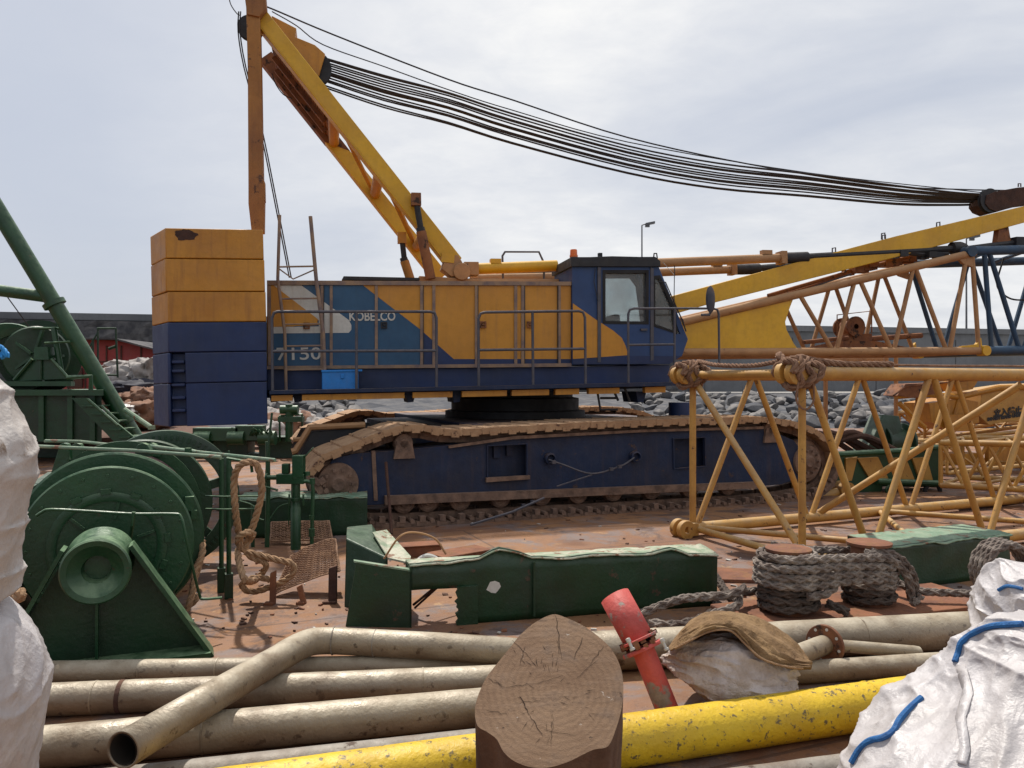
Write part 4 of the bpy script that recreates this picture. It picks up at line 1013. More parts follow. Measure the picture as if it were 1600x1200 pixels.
# brown ropes knotted round the two upper corners
for side, lab in ((1, 'thick brown rope wound around the far upper corner of the front lattice section'), (0, 'thick brown rope knotted at the near upper corner of the front lattice section')):
    c = LP(-.02, side, LZ)
    mb = MB(); pts = []
    for i in range(34):
        a_ = i*.62; r_ = .125+.02*math.sin(i*1.7)
        pts.append(c+LU*(-.16+.34*i/34+.03*math.sin(i*2.3))+(UP*math.sin(a_)+LW*math.cos(a_))*r_)
    laid_rope(mb, pts, .034)
    if side == 0:
        pts = [c+LU*-.05+UP*.10+LW*-.1, c+LU*-.02+UP*.17-LW*.2, c+LU*.08+UP*.14-LW*.3, c+LU*.15+UP*.06-LW*.15, c+UP*.14, c+LU*.25+UP*.11, c+LU*.6+UP*.085, c+LU*1.2+UP*.09]
        laid_rope(mb, pts, .034)
        mb.tube(smoothpath([c+LU*-.08-UP*.08+LW*.1, c+LU*-.10-UP*.25+LW*.1, c+LU*0-UP*.33+LW*.1, c+LU*.10-UP*.25+LW*.1, c+LU*.09-UP*.06+LW*.1], 6), .010, 6)
    else:
        laid_rope(mb, [c+LU*.2+UP*.05+LW*.05, c+LU*.14+UP*.15-LW*.02, c+LU*.05+UP*.13+LW*.25, c+LU*.02+UP*.10+LW*.5, c+LU*.04+UP*.085+LW*1.0, c+LU*.0+UP*.12+LW*1.45], .024)
    tag(mb.build('rope', hempd), lab, 'rope')
mb = MB(); mb.tube(smoothpath([LP(s, 0, LZ)+UP*(.088+.01*math.sin(s*3))+LW*-.03 for s in (1.1, 2, 3, 4, 5, 5.6)], 5), .012, 6)
tag(mb.build('rope', hempd), 'thin brown line running along the top tube of the front lattice section', 'rope')

# ================================================================== HOOK BLOCK BEHIND THE LATTICE (green with yellow slants)
d_ = 12.3
SF = Fr(G(1290, 772), (math.cos(.15), math.sin(.15), 0))
hb = thing('hook_block', 'green hook block with slanting yellow plates and black ring, behind the large lattice', 'hook block', G(1380, 775))
mb = MB()
def sp_(mb, pts, w0, w1, mi=0): return mb.prism([SF.q(x, y, w0) for x, y in pts], SF.W*(w1-w0), mi=mi)
sp_(mb, [(1290, 712), (1472, 700), (1473, 756), (1468, 762), (1380, 760), (1372, 800), (1330, 790), (1292, 765)], -.12, -.5)
bd = mb.build('block_body', green, hb, smooth=0, bevel=.02)
mb = MB()
for a, b, c_, e in ((1322, 1340, 1331, 1322), (1340, 1372, 1390, 1362), (1392, 1415, 1430, 1408), (1426, 1448, 1458, 1438)):
    sp_(mb, [(a, 716), (b, 714), (c_, 751), (e, 752)], -.08, -.12)
mb.build('yellow_plate', latt, bd, smooth=0)
mb = MB(); mb.tube([SF.q(1288, 711, 0), SF.q(1420, 704, 0), SF.q(1474, 698, 0)], .045, 10); mb.tube([SF.q(1370, 752, 0), SF.q(1474, 756, 0)], .05, 10); mb.build('rail', green, hb)
mb = MB(); c = SF.q(1457, 768, .0)
mb.tube([c+(SF.U*math.cos(2*math.pi*k/24)+UP*math.sin(2*math.pi*k/24))*.13 for k in range(24)], .035, 8, closed=True); mb.build('ring', rubber, hb)
mb = MB(); c = SF.q(1391, 766, .0); mb.tube([c+(SF.U*math.cos(2*math.pi*k/20)+UP*math.sin(2*math.pi*k/20))*.07 for k in range(20)], .02, 8, closed=True); mb.build('ring', green, hb)
mb = MB()
for x, y, x2, y2 in ((1262, 782, 1326, 766), (1240, 762, 1301, 733)):
    mb.tube([SF.q(x, y, .1), SF.q(x2, y2, .1)], .075, 12); mb.lathe(SF.q(x2, y2, .22), -SF.W, [(.04, 0), (.12, 0), (.12, .25), (.04, .25)], 18)
mb.build('hook_shank', latt, hb)
mb = MB(); mb.lathe(SF.q(1226, 790, .0), (SF.W*.6+SF.U*.8), [(.05, 0), (.26, 0), (.26, .06), (.20, .1), (.20, .2), (.26, .24), (.26, .30), (.05, .3)], 26); mb.build('sheave', greend, hb)
mb = MB(); sp_(mb, [(1225, 724), (1238, 722), (1236, 754), (1221, 752)], .1, .02); mb.build('white_plate', whitep, hb, smooth=0)
# heap of rusty gear behind it: drums and sheets
mb = MB(); mb.lathe(P(1392, 690, 14.5), (.9, .3, 0), [(0, -.3), (.34, -.3), (.34, -.25), (.24, -.22), (.24, .22), (.34, .25), (.34, .3), (0, .3)], 24)
mb.prism([P(1345, 712, 14), P(1420, 708, 14.4), P(1405, 650, 14.4), P(1380, 648, 14.3), P(1362, 690, 14)], V3((-.1, .3, 0)))
tag(mb.build('old_winch', greend, smooth=30, bevel=.01), 'small dark green winch with a rusty drum standing behind the striped hook block', 'winch')
mb = MB(); 
for k in range(5):
    x = 1240+k*18; mb.tube(smoothpath([P(x, 700-k*3, 13.2), P(x+40, 680+rnd.uniform(-5, 5), 13.2), P(x+90, 705, 13.4)], 5), .05, 8)
tag(mb.build('hose_bundle', rustdark), 'heap of rusty brown hoses lying at the end of the near track', 'hoses')

# ================================================================== FAR YELLOW LATTICE SECTIONS
def farlat(name, label, p0, p1, hz, wd_, nseg, m_, r_=.05, group=None):
    """lattice lying from p0 to p1 (bottom near chord), height hz, width wd_"""
    t = thing(name, label, 'boom section', p0, group)
    d = (p1-p0); Ln = d.length; u = d.normalized(); n_ = V3((-u.y, u.x, 0)).normalized()*wd_
    cs = [V3((0, 0, 0)), n_, V3((0, 0, hz)), n_+V3((0, 0, hz))]
    for c in cs: MB().tube([p0+c, p1+c], r_, 12).build('chord', m_, t)
    for (a, b) in ((0, 2), (1, 3), (0, 1), (2, 3)):
        for k in range(nseg):
            s0, s1 = Ln*k/nseg, Ln*(k+1)/nseg
            if k % 2: MB().tube([p0+cs[a]+u*s0, p0+cs[b]+u*s1], r_*.55, 8).build('brace', m_, t)
            else: MB().tube([p0+cs[b]+u*s0, p0+cs[a]+u*s1], r_*.55, 8).build('brace', m_, t)
    for s in (0, Ln):
        for a, b in ((0, 1), (2, 3), (0, 2), (1, 3)): MB().tube([p0+cs[a]+u*s, p0+cs[b]+u*s], r_*.7, 8).build('brace', m_, t)
    return t
farlat('lattice_boom_section', 'thin yellow lattice lying flat just behind the green hook block', P(1470, 758, 11.5)*1, P(1800, 775, 9.9), .62, 1.3, 8, latt, .045)
farlat('lattice_boom_section', 'small yellow lattice jib farthest back, right before the rocks', V3((8.9, 17.0, .5)), V3((14.5, 18.2, 1.1)), .55, .8, 9, latt, .045)
farlat('lattice_boom_section', 'low yellow lattice section below the jib head with black lettering', V3((8.0, 14.5, .06)), V3((13.5, 15.5, .45)), .5, 1.0, 8, latt, .04)
t = thing('jib_head', 'orange-yellow jib head of solid plates with black lettering', 'jib', V3((9.5, 15.8, 0)))
JF = Fr(P(1500, 690, 15.8), (math.cos(.25), math.sin(.25), 0))
jq = lambda x, y, w_=0: JF.q(x, y, w_)
mb = MB(); mb.prism([jq(*p) for p in ((1535, 612), (1620, 600), (1700, 598), (1700, 640), (1600, 655), (1545, 664), (1530, 650))], -JF.W*.9); pl_ = mb.build('side_plate', latt, t, smooth=0, bevel=.01)
mb = MB(); mb.prism([jq(*p) for p in ((1452, 630), (1500, 622), (1528, 628), (1530, 660), (1480, 672), (1456, 660))], -JF.W*.7); mb.prism([jq(*p, .2) for p in ((1484, 648), (1516, 647), (1521, 666), (1518, 673), (1486, 674))], -JF.W*.15)
mb.prism([jq(*p, .3) for p in ((1495, 710), (1530, 708), (1530, 726), (1497, 727))], -JF.W*.5); mb.prism([jq(*p, .5) for p in ((1545, 694), (1640, 690), (1640, 735), (1545, 728))], -JF.W*.1)
mb.tube([jq(1400, 619), jq(1440, 616), jq(1500, 620), jq(1560, 606), jq(1700, 602)], .06, 10); mb.tube([jq(1405, 630), jq(1445, 668)], .05, 8); mb.tube([jq(1436, 620), jq(1428, 675)], .06, 8); mb.tube([jq(1478, 620), jq(1478, 690)], .07, 8); mb.tube([jq(1500, 618), jq(1484, 672)], .05, 8)
mb.prism([jq(*p, .1) for p in ((1495, 597), (1530, 592), (1520, 608), (1500, 612))], -JF.W*.5)
mb.build('jib_plate', orange, t, smooth=30)
mb = MB(); mb.prism([jq(*p, .1) for p in ((1415, 600), (1465, 598), (1475, 612), (1430, 622), (1402, 618))], -JF.W*.4); mb.tube([jq(1396, 618, .1), jq(1415, 604, .1), jq(1600, 585, .1)], .02, 6); mb.build('black_bracket', brownor, t, smooth=0)
for body, x, y, hpx, xs in (('立入禁止', 1553, 650, 8.5, 1.15), ('DO NOT STAND UNDER', 1543, 657.5, 4.6, .95)):
    a = JF.uv(x, y, .012); b = JF.uv(x, y-hpx, .012); sz = (b[1]-a[1])/.72
    mb = MB(); text_into(mb, body, lambda X, Y: JF(a[0]+X*math.cos(.1), a[1]+Y+X*.10, .012), sz, xs=xs, bold=.01); mb.build('lettering', darkpaint, pl_, smooth=0)
mb = MB(); mb.lathe(P(1265, 562, 17), P(1412, 561, 19)-P(1265, 562, 17), [(0, 0), (.15, .01), (.17, .06), (.15, .1), (.15, 2.2), (.18, 2.3), (.18, 2.5), (0, 2.5)], 18)
for x in (1385, 1400): mb.tube([P(x, 548, 18.5), P(x, 590, 18.5)], .05, 8)
mb.tube([P(1290, 572, 17.3), P(1290, 700, 17.3)], .05, 8); mb.tube([P(1400, 572, 18.5), P(1400, 692, 18.5)], .05, 8)
tag(mb.build('pipe_rack', tanorange), 'rusty orange pipe lying on a rack behind the front lattice section', 'pipe')

# ================================================================== DECK STEEL: green coamings
def coaming(name, label, A, B, hz, depth, face_h=None, seed=0, hole=None, topmat=greenlt, lean=0.0, segs=48, wav=.04, ptop=None, back=True):
    """steel box standing on deck from ground point A to B: dark front plate, chalky wavy top plate with a rolled lip"""
    t = thing(name, label, 'deck coaming', (A+B)/2)
    u = (B-A); Ln = u.length; u = u.normalized(); n_ = V3((-u.y, u.x, 0))
    def wv(s, k=0):
        if ptop and k == 0:
            w_ = A+u*s; x = CX+w_.x/w_.y*F
            for (x0, y0), (x1, y1) in zip(ptop, ptop[1:]):
                if x <= x1 or x1 == ptop[-1][0]:
                    f_ = min(1, max(0, (x-x0)/(x1-x0))); f_ = f_*f_*(3-2*f_); return H+(600-(y0+(y1-y0)*f_))/F*w_.y-hz+.004*noise.noise(V3((s*14, 1, seed)))
        return wav*noise.noise(V3((s*2.3+seed, seed*3.1+k, 0)))+wav*.5*noise.noise(V3((s*6+seed, 9+k, 0)))
    mb = MB(); nz_ = 8; vs = []
    for j in range(nz_+1):
        for i in range(segs+1):
            s = Ln*i/segs; z = hz*j/nz_
            off = wv(s, 5)*.5*(j/nz_)+.012*noise.noise(V3((s*4, z*6, seed)))
            zz = z+(wv(s) if j == nz_ else 0)
            vs.append(A+u*s+n_*(off+lean*z)+V3((0, 0, zz)))
    fs = []
    for j in range(nz_):
        for i in range(segs):
            s = Ln*(i+.5)/segs; z = hz*(j+.5)/nz_
            if hole and hole[0] < s < hole[1] and hole[2] < z < hole[3]: continue
            fs.append((j*(segs+1)+i, j*(segs+1)+i+1, (j+1)*(segs+1)+i+1, (j+1)*(segs+1)+i))
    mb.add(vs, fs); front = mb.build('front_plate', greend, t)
    so_ = front.modifiers.new('t', 'SOLIDIFY'); so_.thickness = .014; so_.offset = 0
    mb = MB(); vs = []; nj = 5
    for j in range(nj+1):
        for i in range(segs+1):
            s = Ln*i/segs; k = j/nj
            z = hz+wv(s)*(1-k)**1.5+.006*noise.noise(V3((s*9, k*5, seed+2)))+.010*abs(noise.noise(V3((s*22, k*2, seed+5))))
            off = (wv(s, 5)*.5+lean*hz)*(1-k)-(.03 if j == 0 else 0)
            if j == 0: z -= .012
            vs.append(A+u*s+n_*(off+k*depth)+V3((0, 0, z+.004)))
    mb.add(vs, [(j*(segs+1)+i, j*(segs+1)+i+1, (j+1)*(segs+1)+i+1, (j+1)*(segs+1)+i) for j in range(nj) for i in range(segs)])
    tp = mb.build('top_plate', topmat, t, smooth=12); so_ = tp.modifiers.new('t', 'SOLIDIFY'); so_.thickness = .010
    mb = MB(); mb.prism([A+n_*lean*.0, A+n_*depth, A+n_*depth+UP*hz, A+n_*(lean*hz)+UP*hz], u*.014); mb.prism([B+n_*.02, B+n_*depth, B+n_*depth+UP*(hz-.01), B+n_*.02+UP*(hz-.01)], -u*.014); mb.build('end_plate', greend, t, smooth=0)
    if not back: return t, u, n_
    mb = MB(); mb.prism([A+n_*depth, B+n_*depth, B+n_*depth+UP*(hz-.006), A+n_*depth+UP*(hz-.006)], -n_*.014); mb.build('back_plate', greend, t, smooth=0)
    return t, u, n_
# centre coaming with the cut-out
A = G(640, 981); B = G(1120, 946)
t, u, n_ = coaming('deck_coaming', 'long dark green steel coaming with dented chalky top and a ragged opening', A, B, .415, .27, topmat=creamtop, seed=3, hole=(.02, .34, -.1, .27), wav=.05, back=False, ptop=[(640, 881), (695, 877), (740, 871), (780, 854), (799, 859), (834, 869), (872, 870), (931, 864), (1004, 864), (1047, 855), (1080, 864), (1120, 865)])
mb = MB(); L0 = (B-A).length
C1 = G(540, 979)
cf_ = Fr(C1, A-C1); mb.prism([C1, A, A+UP*.39, cf_.q(557, 879)], n_*.014); mb.prism([A+UP*.0, A+UP*.39, A+UP*.39+n_*.12, A+n_*.06], u*.014)
tag(mb.build('bent_plate', greend, t, smooth=0), 'angled end plate at the left of the opening')
mb = MB(); mb.prism([cf_.q(553, 879), A+UP*.393, A+UP*.393+n_*.06, cf_.q(553, 879)+n_*.05], UP*.012); mb.build('bent_top', greenlt, t, smooth=0)
mb = MB(); mb.obox(A+u*(L0*.38)-n_*.02+UP*.22, u*.008, n_*.010, UP*.195); mb.build('weld_seam', greend, t)
mb = MB(); pts = [A+u*(.60+.05*math.cos(k*.7)*(1+.3*math.sin(k*3)))-n_*.010+UP*(.25+.045*math.sin(k*.7)) for k in range(9)]; mb.sheet(pts, -n_); mb.build('paint_chip', whitep, t, smooth=0)
mb = MB(); vs = []
for k in range(14):
    x = .33+.05*noise.noise(V3((k*.7, 1, 1))); vs.append(A+u*x+UP*(.27*k/13)-n_*.03)
pts = vs+[A+u*.48+UP*.27-n_*.03, A+u*.48-n_*.03]
mb.prism(pts, n_*.03); mb.build('torn_edge', greend, t, smooth=0)
# small leaning block left of it
mb = MB(); a = G(536, 938); b = G(570, 965)
bl = thing('deck_coaming', 'short green steel block with a rust-spotted cream top, left of the long coaming', 'deck coaming', G(575, 930))
X = [P(541, 842, 6.2), P(596, 836, 6.35), P(612, 880, 6.2), P(545, 930, 6.1)]
mb.prism([P(541, 841, 6.15), P(583, 836, 6.4), P(606, 872, 6.0), P(606, 960, 6.0), P(538, 955, 6.0)], V3((-.1, .5, 0))); mb.build('side_plate', greend, bl, smooth=0, bevel=.01)
mb = MB(); mb.prism([P(582, 834, 6.35), P(604, 830, 6.65), P(642, 872, 6.0), P(640, 882, 5.75), P(606, 874, 5.95)], V3((0, 0, .014))); mb.build('top_plate', creamtop, bl, smooth=0)
mb = MB(); mb.tube(smoothpath([P(600, 873, 5.8), P(625, 838, 5.8), P(650, 832, 5.9), P(680, 842, 6.0), P(697, 866, 6.0)], 6), .008, 6)
tag(mb.build('bent_rod', tanorange), 'thin bent rusty rod arching over the left end of the long coaming', 'rod')
mb = MB(); mb.tube(smoothpath([P(655, 874, 5.85), P(668, 868, 5.85), P(682, 873, 5.85), P(676, 879, 5.8), P(660, 878, 5.8)], 5, closed=True), .016, 8, closed=True)
tag(mb.build('shackle', whitep), 'small pale shackle lying on top of the long coaming', 'shackle')
mb = MB(); mb.tube([P(646, 945, 5.75), P(694, 906, 5.6)], .010, 6); mb.tube([P(648, 950, 5.75), P(690, 912, 5.62)], .008, 6); mb.obox(P(694, 905, 5.6), (.02, 0, 0), (0, .02, 0), (0, 0, .02))
tag(mb.build('steel_rod', rustdark), 'two thin dark rods poking through the opening of the long coaming', 'rods')
for (x0, y0, x1, y1, zz, dd) in ((617, 865, 690, 862, .13, .18), (692, 882, 768, 870, .15, .25)):
    a = G(x0, y0+8); b = G(x1, y1+6); uu = (b-a).normalized(); nn_ = V3((-uu.y, uu.x, 0))
    mb = MB(); mb.prism([a, b, b+nn_*dd, a+nn_*dd], UP*.10); mb.prism([a-nn_*.02+UP*.103, b-nn_*.02+UP*.103, b+nn_*(dd+.02)+UP*.103, a+nn_*(dd+.02)+UP*.103], UP*.012)
    tag(mb.build('steel_channel', rustplate, smooth=0, bevel=.005), 'rusty steel channel %s' % ('partly hidden by the dented top of the long coaming' if x0 > 650 else 'lying at the foot of the track, under the bent rod'), 'channel')
# green boxes left of the track and right coaming
A = G(372, 842); B = G(574, 835)
coaming('deck_coaming', 'green steel box with pale torn top, between valve standpipe and track end', A, B, .44, .5, seed=8, wav=.035)
A = G(1392, 924); B = G(1577, 899)
t, u, n_ = coaming('deck_coaming', 'dark green coaming with mint green crumpled top, behind the bollards', A, B, .375, .46, seed=12, wav=.03)
# far long coaming
A = G(-40, 715); B = G(470, 716)
t = thing('deck_coaming', 'far low green beam running across the deck behind the winch', 'deck coaming', (A+B)/2)
uu = (B-A).normalized(); nn_ = V3((-uu.y, uu.x, 0)); Ln = (B-A).length
s0 = (G(386, 716)-A).length; s1 = (G(404, 716)-A).length
mb = MB(); mb.prism([A, B, B+UP*.46, A+UP*.46], nn_*.5, [[A+uu*s0+UP*.1, A+uu*s1+UP*.1, A+uu*s1+UP*.38, A+uu*s0+UP*.38]]); mb.prism([A-nn_*.05+UP*.463, B-nn_*.05+UP*.463, B+nn_*.5+UP*.463, A+nn_*.5+UP*.463], UP*.03); mb.build('beam', greend, t, smooth=0, bevel=.008)
# pipework on it
mb = MB()
for x in (318, 370, 418): mb.lathe(P(x, 676, 17.6)-UP*.12, (1, 0, 0), [(0, -.18), (.16, -.18), (.16, .18), (0, .18)], 18); 
mb.obox(P(340, 678, 17.7), (.5, 0, 0), (0, .15, 0), (0, 0, .14)); mb.obox(P(392, 676, 17.7), (.3, 0, 0), (0, .15, 0), (0, 0, .16)); mb.tube([P(363, 668, 17.6), P(363, 684, 17.6)], .03, 6)
for k in range(10): x = 398+rnd.uniform(-10, 18); mb.tube(smoothpath([P(x, 682, 17.6), P(x+6, 672+rnd.uniform(-4, 4), 17.4), P(x+14, 684, 17.6)], 4), .018, 5)
tag(mb.build('pipework', green), 'green valves and tangled fittings on the far beam, under the counterweight', 'fittings')
# standing green valve post far, seen under the walkway
t = thing('valve_post', 'thin green valve post standing on the far beam, behind the track end', 'valve', G(449, 705))
mb = MB(); mb.tube([P(452, 690, 18), P(452, 632, 18)], .09, 10); mb.tube([P(437, 690, 18), P(437, 650, 18), P(472, 647, 18), P(473, 684, 18)], .03, 6); mb.lathe(P(452, 640, 18), (1, 0, 0), [(0, -.2), (.1, -.2), (.1, .2), (0, .2)], 12); mb.obox(P(455, 655, 18), (.28, 0, 0), (0, .1, 0), (0, 0, .06)); mb.build('valve_body', green, t)

# ================================================================== LEFT: rear winch house, A-frame pole
t = thing('winch_house', 'dark green box platform with a sloping stair, under the mooring winch', 'platform', P(70, 690, 17))
mb = MB(); W0 = 16.6
mb.prism([P(-60, 690, W0), P(159, 690, W0), P(159, 612, W0), P(-60, 612, W0)], V3((-1.3, 2.4, 0))); hs = mb.build('platform_wall', greend, t, smooth=0)
mb = MB(); mb.obox((P(-60, 614, W0-.05)+P(160, 613, W0-.05))/2+V3((-.62, 1.2, 0)), V3((1.5, 0, 0)), (-.67, 1.3, 0), (0, 0, .06)); mb.obox((P(-60, 600, W0-.05)+P(110, 599, W0-.05))/2+V3((-.62, 1.2, 0)), V3((1.15, 0, 0)), (-.57, 1.1, 0), (0, 0, .05))
for x in (60, 105, 140): mb.prism([P(x, 690, W0-.06), P(x+8, 690, W0-.06), P(x+8, 614, W0-.06), P(x, 614, W0-.06)], V3((0, .06, 0)))
mb.tube([P(105, 590, W0), P(142, 588, W0), P(142, 612, W0)], .05, 8)
mb.build('platform_edge', green, hs, smooth=30)
mb = MB(); mb.prism([P(112, 622, W0-.3), P(135, 622, W0-.3), P(220, 692, W0-.3), P(180, 692, W0-.3)], V3((0, .05, 0)))
mb.tube([P(137, 624, W0-.8), P(184, 665, W0-.8)], .03, 6); mb.tube([P(158, 634, W0-.35), P(186, 660, W0-.35)], .03, 6)
for k in range(5): mb.obox(P(150+k*14, 634+k*12, W0), (.12, 0, 0), (0, .35, 0), (0, 0, .015))
mb.build('stair', green, t, smooth=0)
t = thing('mooring_winch', 'dark green mooring winch standing on the green platform', 'winch', P(40, 612, 17))
wc = P(38, 562, 16.9); ax = V3((.62, .55, 0)).normalized()
WX = V3((-.45, .9, 0)).normalized()
mb = MB(); mb.lathe(P(57, 556, 17.2), WX, [(0, -.05), (.62, -.05), (.65, 0), (.62, .08), (.3, .1), (.3, .9), (.85, .92), (.85, 1.02), (0, 1.05)], 40); mb.build('drum', greend, t)
mb = MB(); mb.lathe(P(15, 562, 17.6), WX, [(.62, -.08), (.80, -.1), (.82, 0), (.80, .1), (.62, .08)], 40, closed=True); mb.lathe(P(30, 562, 17.2), WX, [(.55, -.08), (.70, -.1), (.71, .1), (.55, .08)], 40, closed=True)
for k in range(5):
    a_ = k*1.256; mb.obox(P(57, 556, 17.1)+V3((math.cos(a_)*.35, -.08, math.sin(a_)*.35)), V3((math.cos(a_)*.28, 0, math.sin(a_)*.28)), V3((-math.sin(a_)*.025, 0, math.cos(a_)*.025)), (0, .04, 0))
mb.build('brake_drum', green, t)
mb = MB(); mb.prism([P(22, 596, 16.8), P(106, 591, 16.8), P(80, 562, 16.8), P(50, 562, 16.8)], V3((0, .08, 0))); mb.prism([P(52, 562, 16.7), P(76, 562, 16.7), P(74, 542, 16.7), P(54, 542, 16.7)], V3((0, .3, 0)))
mb.tube([P(22, 594, 16.75), P(50, 561, 16.75)], .035, 6); mb.tube([P(106, 590, 16.75), P(80, 561, 16.75)], .035, 6); mb.tube([P(64, 594, 16.78), P(64, 562, 16.78)], .03, 6)
mb.tube([P(84, 512, 16.9), P(97, 590, 16.9)], .06, 8); mb.tube([P(50, 513, 17), P(98, 513, 16.9)], .03, 6); mb.tube([P(70, 536, 16.7), P(110, 534, 16.7)], .025, 6)
mb.build('winch_frame', green, t, smooth=30)
# A-frame pole
t = thing('stay_pole', 'long sloping green tubular pole with a horizontal branch', 'pole', P(213, 690, 17.2))
p0, p1 = P(216, 692, 17.3), P(-90, 185, 16.2)
mb = MB(); mb.tube([p0, p1], .165, 18); po = mb.build('pole', green, t)
mb = MB(); k_ = (800-65)/1232
mb.tube([p0.lerp(p1, .465), P(-90, 442, 16.7)], .125, 16); mb.build('branch', green, t)
for k in (.445, .07):
    mb = MB(); c = p0.lerp(p1, k); mb.lathe(c, p1-p0, [(.165, -.05), (.23, -.05), (.23, .05), (.165, .05)], 20, closed=True); mb.build('collar', green, t)
mb = MB(); mb.tube([P(195, 640, 16.9), P(236, 668, 16.6)], .055, 10); mb.obox(P(237, 668, 16.6), (.06, 0, 0), (0, .04, 0), (0, 0, .04)); mb.build('strut', greenlt, t)
mb = MB(); mb.tube([P(5, 455, 16.8), P(45, 510, 17)], .012, 5); tag(mb.build('stay_wire', wirem), 'thin dark wire running down to the mooring winch', 'wire')
# ladder cage and rail near red shed
mb = MB()
for x in (153, 181): mb.tube([P(x, 513, 19), P(x+(3 if x > 160 else 0), 590, 19)], .025, 6)
mb.tube([P(152, 513, 19), P(182, 513, 19)], .025, 6); mb.tube([P(160, 586, 19), P(185, 586, 19)], .025, 6); mb.tube([P(145, 530, 19), P(145, 586, 19)], .03, 6); mb.tube([P(170, 545, 19), P(181, 541, 19)], .04, 6); mb.tube([P(153, 519, 19), P(120, 578, 19)], .02, 6)
tag(mb.build('handrail', greend), 'thin green hoop handrail standing before the red shed', 'handrail')
# red shed
t = thing('shed', 'faded red shed with dark sloping roof beside the breakwater', 'shed', P(170, 608, 27))
mb = MB(); mb.prism([P(98, 612, 27), P(255, 612, 27), P(255, 548, 27), P(225, 542, 27), P(180, 532, 27), P(98, 530, 27)], (0, 4, 0)); mb.build('wall', redm, t, smooth=0)
mb = MB(); mb.prism([P(96, 530, 26.6), P(178, 530.5, 26.6), P(228, 544, 26.6), P(262, 551, 26.6), P(262, 549.5, 26.6), P(232, 542.5, 26.6), P(180, 528.5, 26.6), P(96, 528, 26.6)], (0, 4.6, 0)); mb.build('roof', darkstone, t, smooth=0)
mb = MB()
for x in (105, 132, 165, 188, 219, 245): mb.prism([P(x, 610, 26.96), P(x+2, 610, 26.96), P(x+2, 540, 26.96), P(x, 540, 26.96)], (0, .03, 0))
mb.prism([P(98, 566, 26.95), P(250, 566, 26.95), P(250, 564.5, 26.95), P(98, 564.5, 26.95)], (0, .04, 0))
mb.prism([P(104, 606, 26.9), P(128, 606, 26.9), P(128, 575, 26.9), P(104, 575, 26.9)], (0, .05, 0)); mb.build('frame', rustdark, t, smooth=0)
# ================================================================== soft heaps
def blob(name, m_, label, cat, c, ax, ay, az, seed, amp=.25, freq=2.0, crease=.04, exp=1.0, group=None, res=(90, 46), squash=None, parent=None, fine=.0, tilt=None, pinch=None):
    """closed cloth-like body: superellipsoid with folds; ax, ay, az are half axes"""
    nu, nv = res; vs = []; c = V3(c)
    for j in range(nv+1):
        ph = -math.pi/2+math.pi*j/nv
        for i in range(nu):
            th = 2*math.pi*i/nu
            def sg(x, e): return math.copysign(abs(x)**e, x)
            x = sg(math.cos(ph), exp)*sg(math.cos(th), exp); y = sg(math.cos(ph), exp)*sg(math.sin(th), exp); z = sg(math.sin(ph), exp)
            d = V3((x, y, z)); q = d*freq+V3((seed*7.3, seed*1.9, 0))
            k = 1+amp*noise.noise(q)
            rd = 1-abs(noise.noise(q*1.7+V3((3, 0, 0))))*2
            k += crease*(max(0, rd)**3)*1.2-crease*.5
            rd2 = 1-abs(noise.noise(V3((q.x*3.5, q.y*3.5, q.z*1.6))))*2
            k += crease*.45*max(0, rd2)**3
            if fine: k += fine*noise.fractal(q*6, 1, 2, 3)
            p = V3((x*k*ax, y*k*ay, z*k*az))
            if pinch: f_ = pinch(x, y, z); p = V3((p.x, p.y*f_, p.z*f_))
            if tilt is not None: p = tilt @ p
            p = p+c
            if squash is not None and p.z < squash: p.z = squash+(p.z-squash)*.05
            vs.append(p)
    fs = [(j*nu+i, j*nu+(i+1) % nu, (j+1)*nu+(i+1) % nu, (j+1)*nu+i) for j in range(nv) for i in range(nu)]
    mb = MB().add(vs, fs); o = mb.build(name, m_, parent, smooth=60)
    if parent is None: tag(o, label, cat, group)
    return o
# distant heaps beside the shed
for px, py, d, rx, rz, m_, lab in ((205, 594, 23, .85, .42, farbag, 'wide whitish bag on top of the far heap, right of the sloping pole'), (233, 582, 22.6, .45, .42, farbag, 'upright white bag against the counterweights, on the far heap'),
    (212, 614, 22, 1.0, .35, tarpd, 'dark sheet bulging between the white and brown bags of the far heap'), (203, 628, 21.6, .75, .28, tarpb, 'brown bundle under the dark sheet of the far heap'), (230, 624, 21.2, .45, .32, tarpb, 'reddish brown striped bundle touching the counterweights, on the far heap'),
    (222, 650, 20.6, .6, .42, tarpb, 'large brown bundle at the foot of the far heap'), (190, 575, 24, .4, .22, farbag, 'small pale bag at the back of the far heap, before the red shed'), (207, 642, 20.4, .35, .2, bagw2, 'small pale bag squeezed between two brown bundles of the far heap')):
    blob('cargo_bag', m_, lab, 'bag', P(px, py, d), rx, .6, rz, px*.1, .4, 2.4, .10, .8, res=(40, 20))
mb = MB(); mb.prism([G(150, 720)*1, V3((-7.2, 19.8, 0)), V3((-9.9, 24.8, 0)), V3((-14, 24.8, 0)), V3((-12.2, 19.8, 0))], UP*.5)
tag(mb.build('pallet_stack', rustdark, smooth=0), 'low dark stack of planks carrying the far heap of bags', 'pallets')
for k in range(14):
    px = rnd.uniform(412, 560); d = rnd.uniform(21, 27)
    blob('rubble_sack', farbag if k % 3 else tarpb, 'dusty grey sack in the row of rubble seen under the crane house', 'sack', V3(((px-CX)/F*d, d, rnd.uniform(.15, .6))), rnd.uniform(.4, .8), .5, rnd.uniform(.25, .4), k*3.3, .4, 2.2, .1, .8, group='sacks of rubble under the crane house', res=(30, 16))

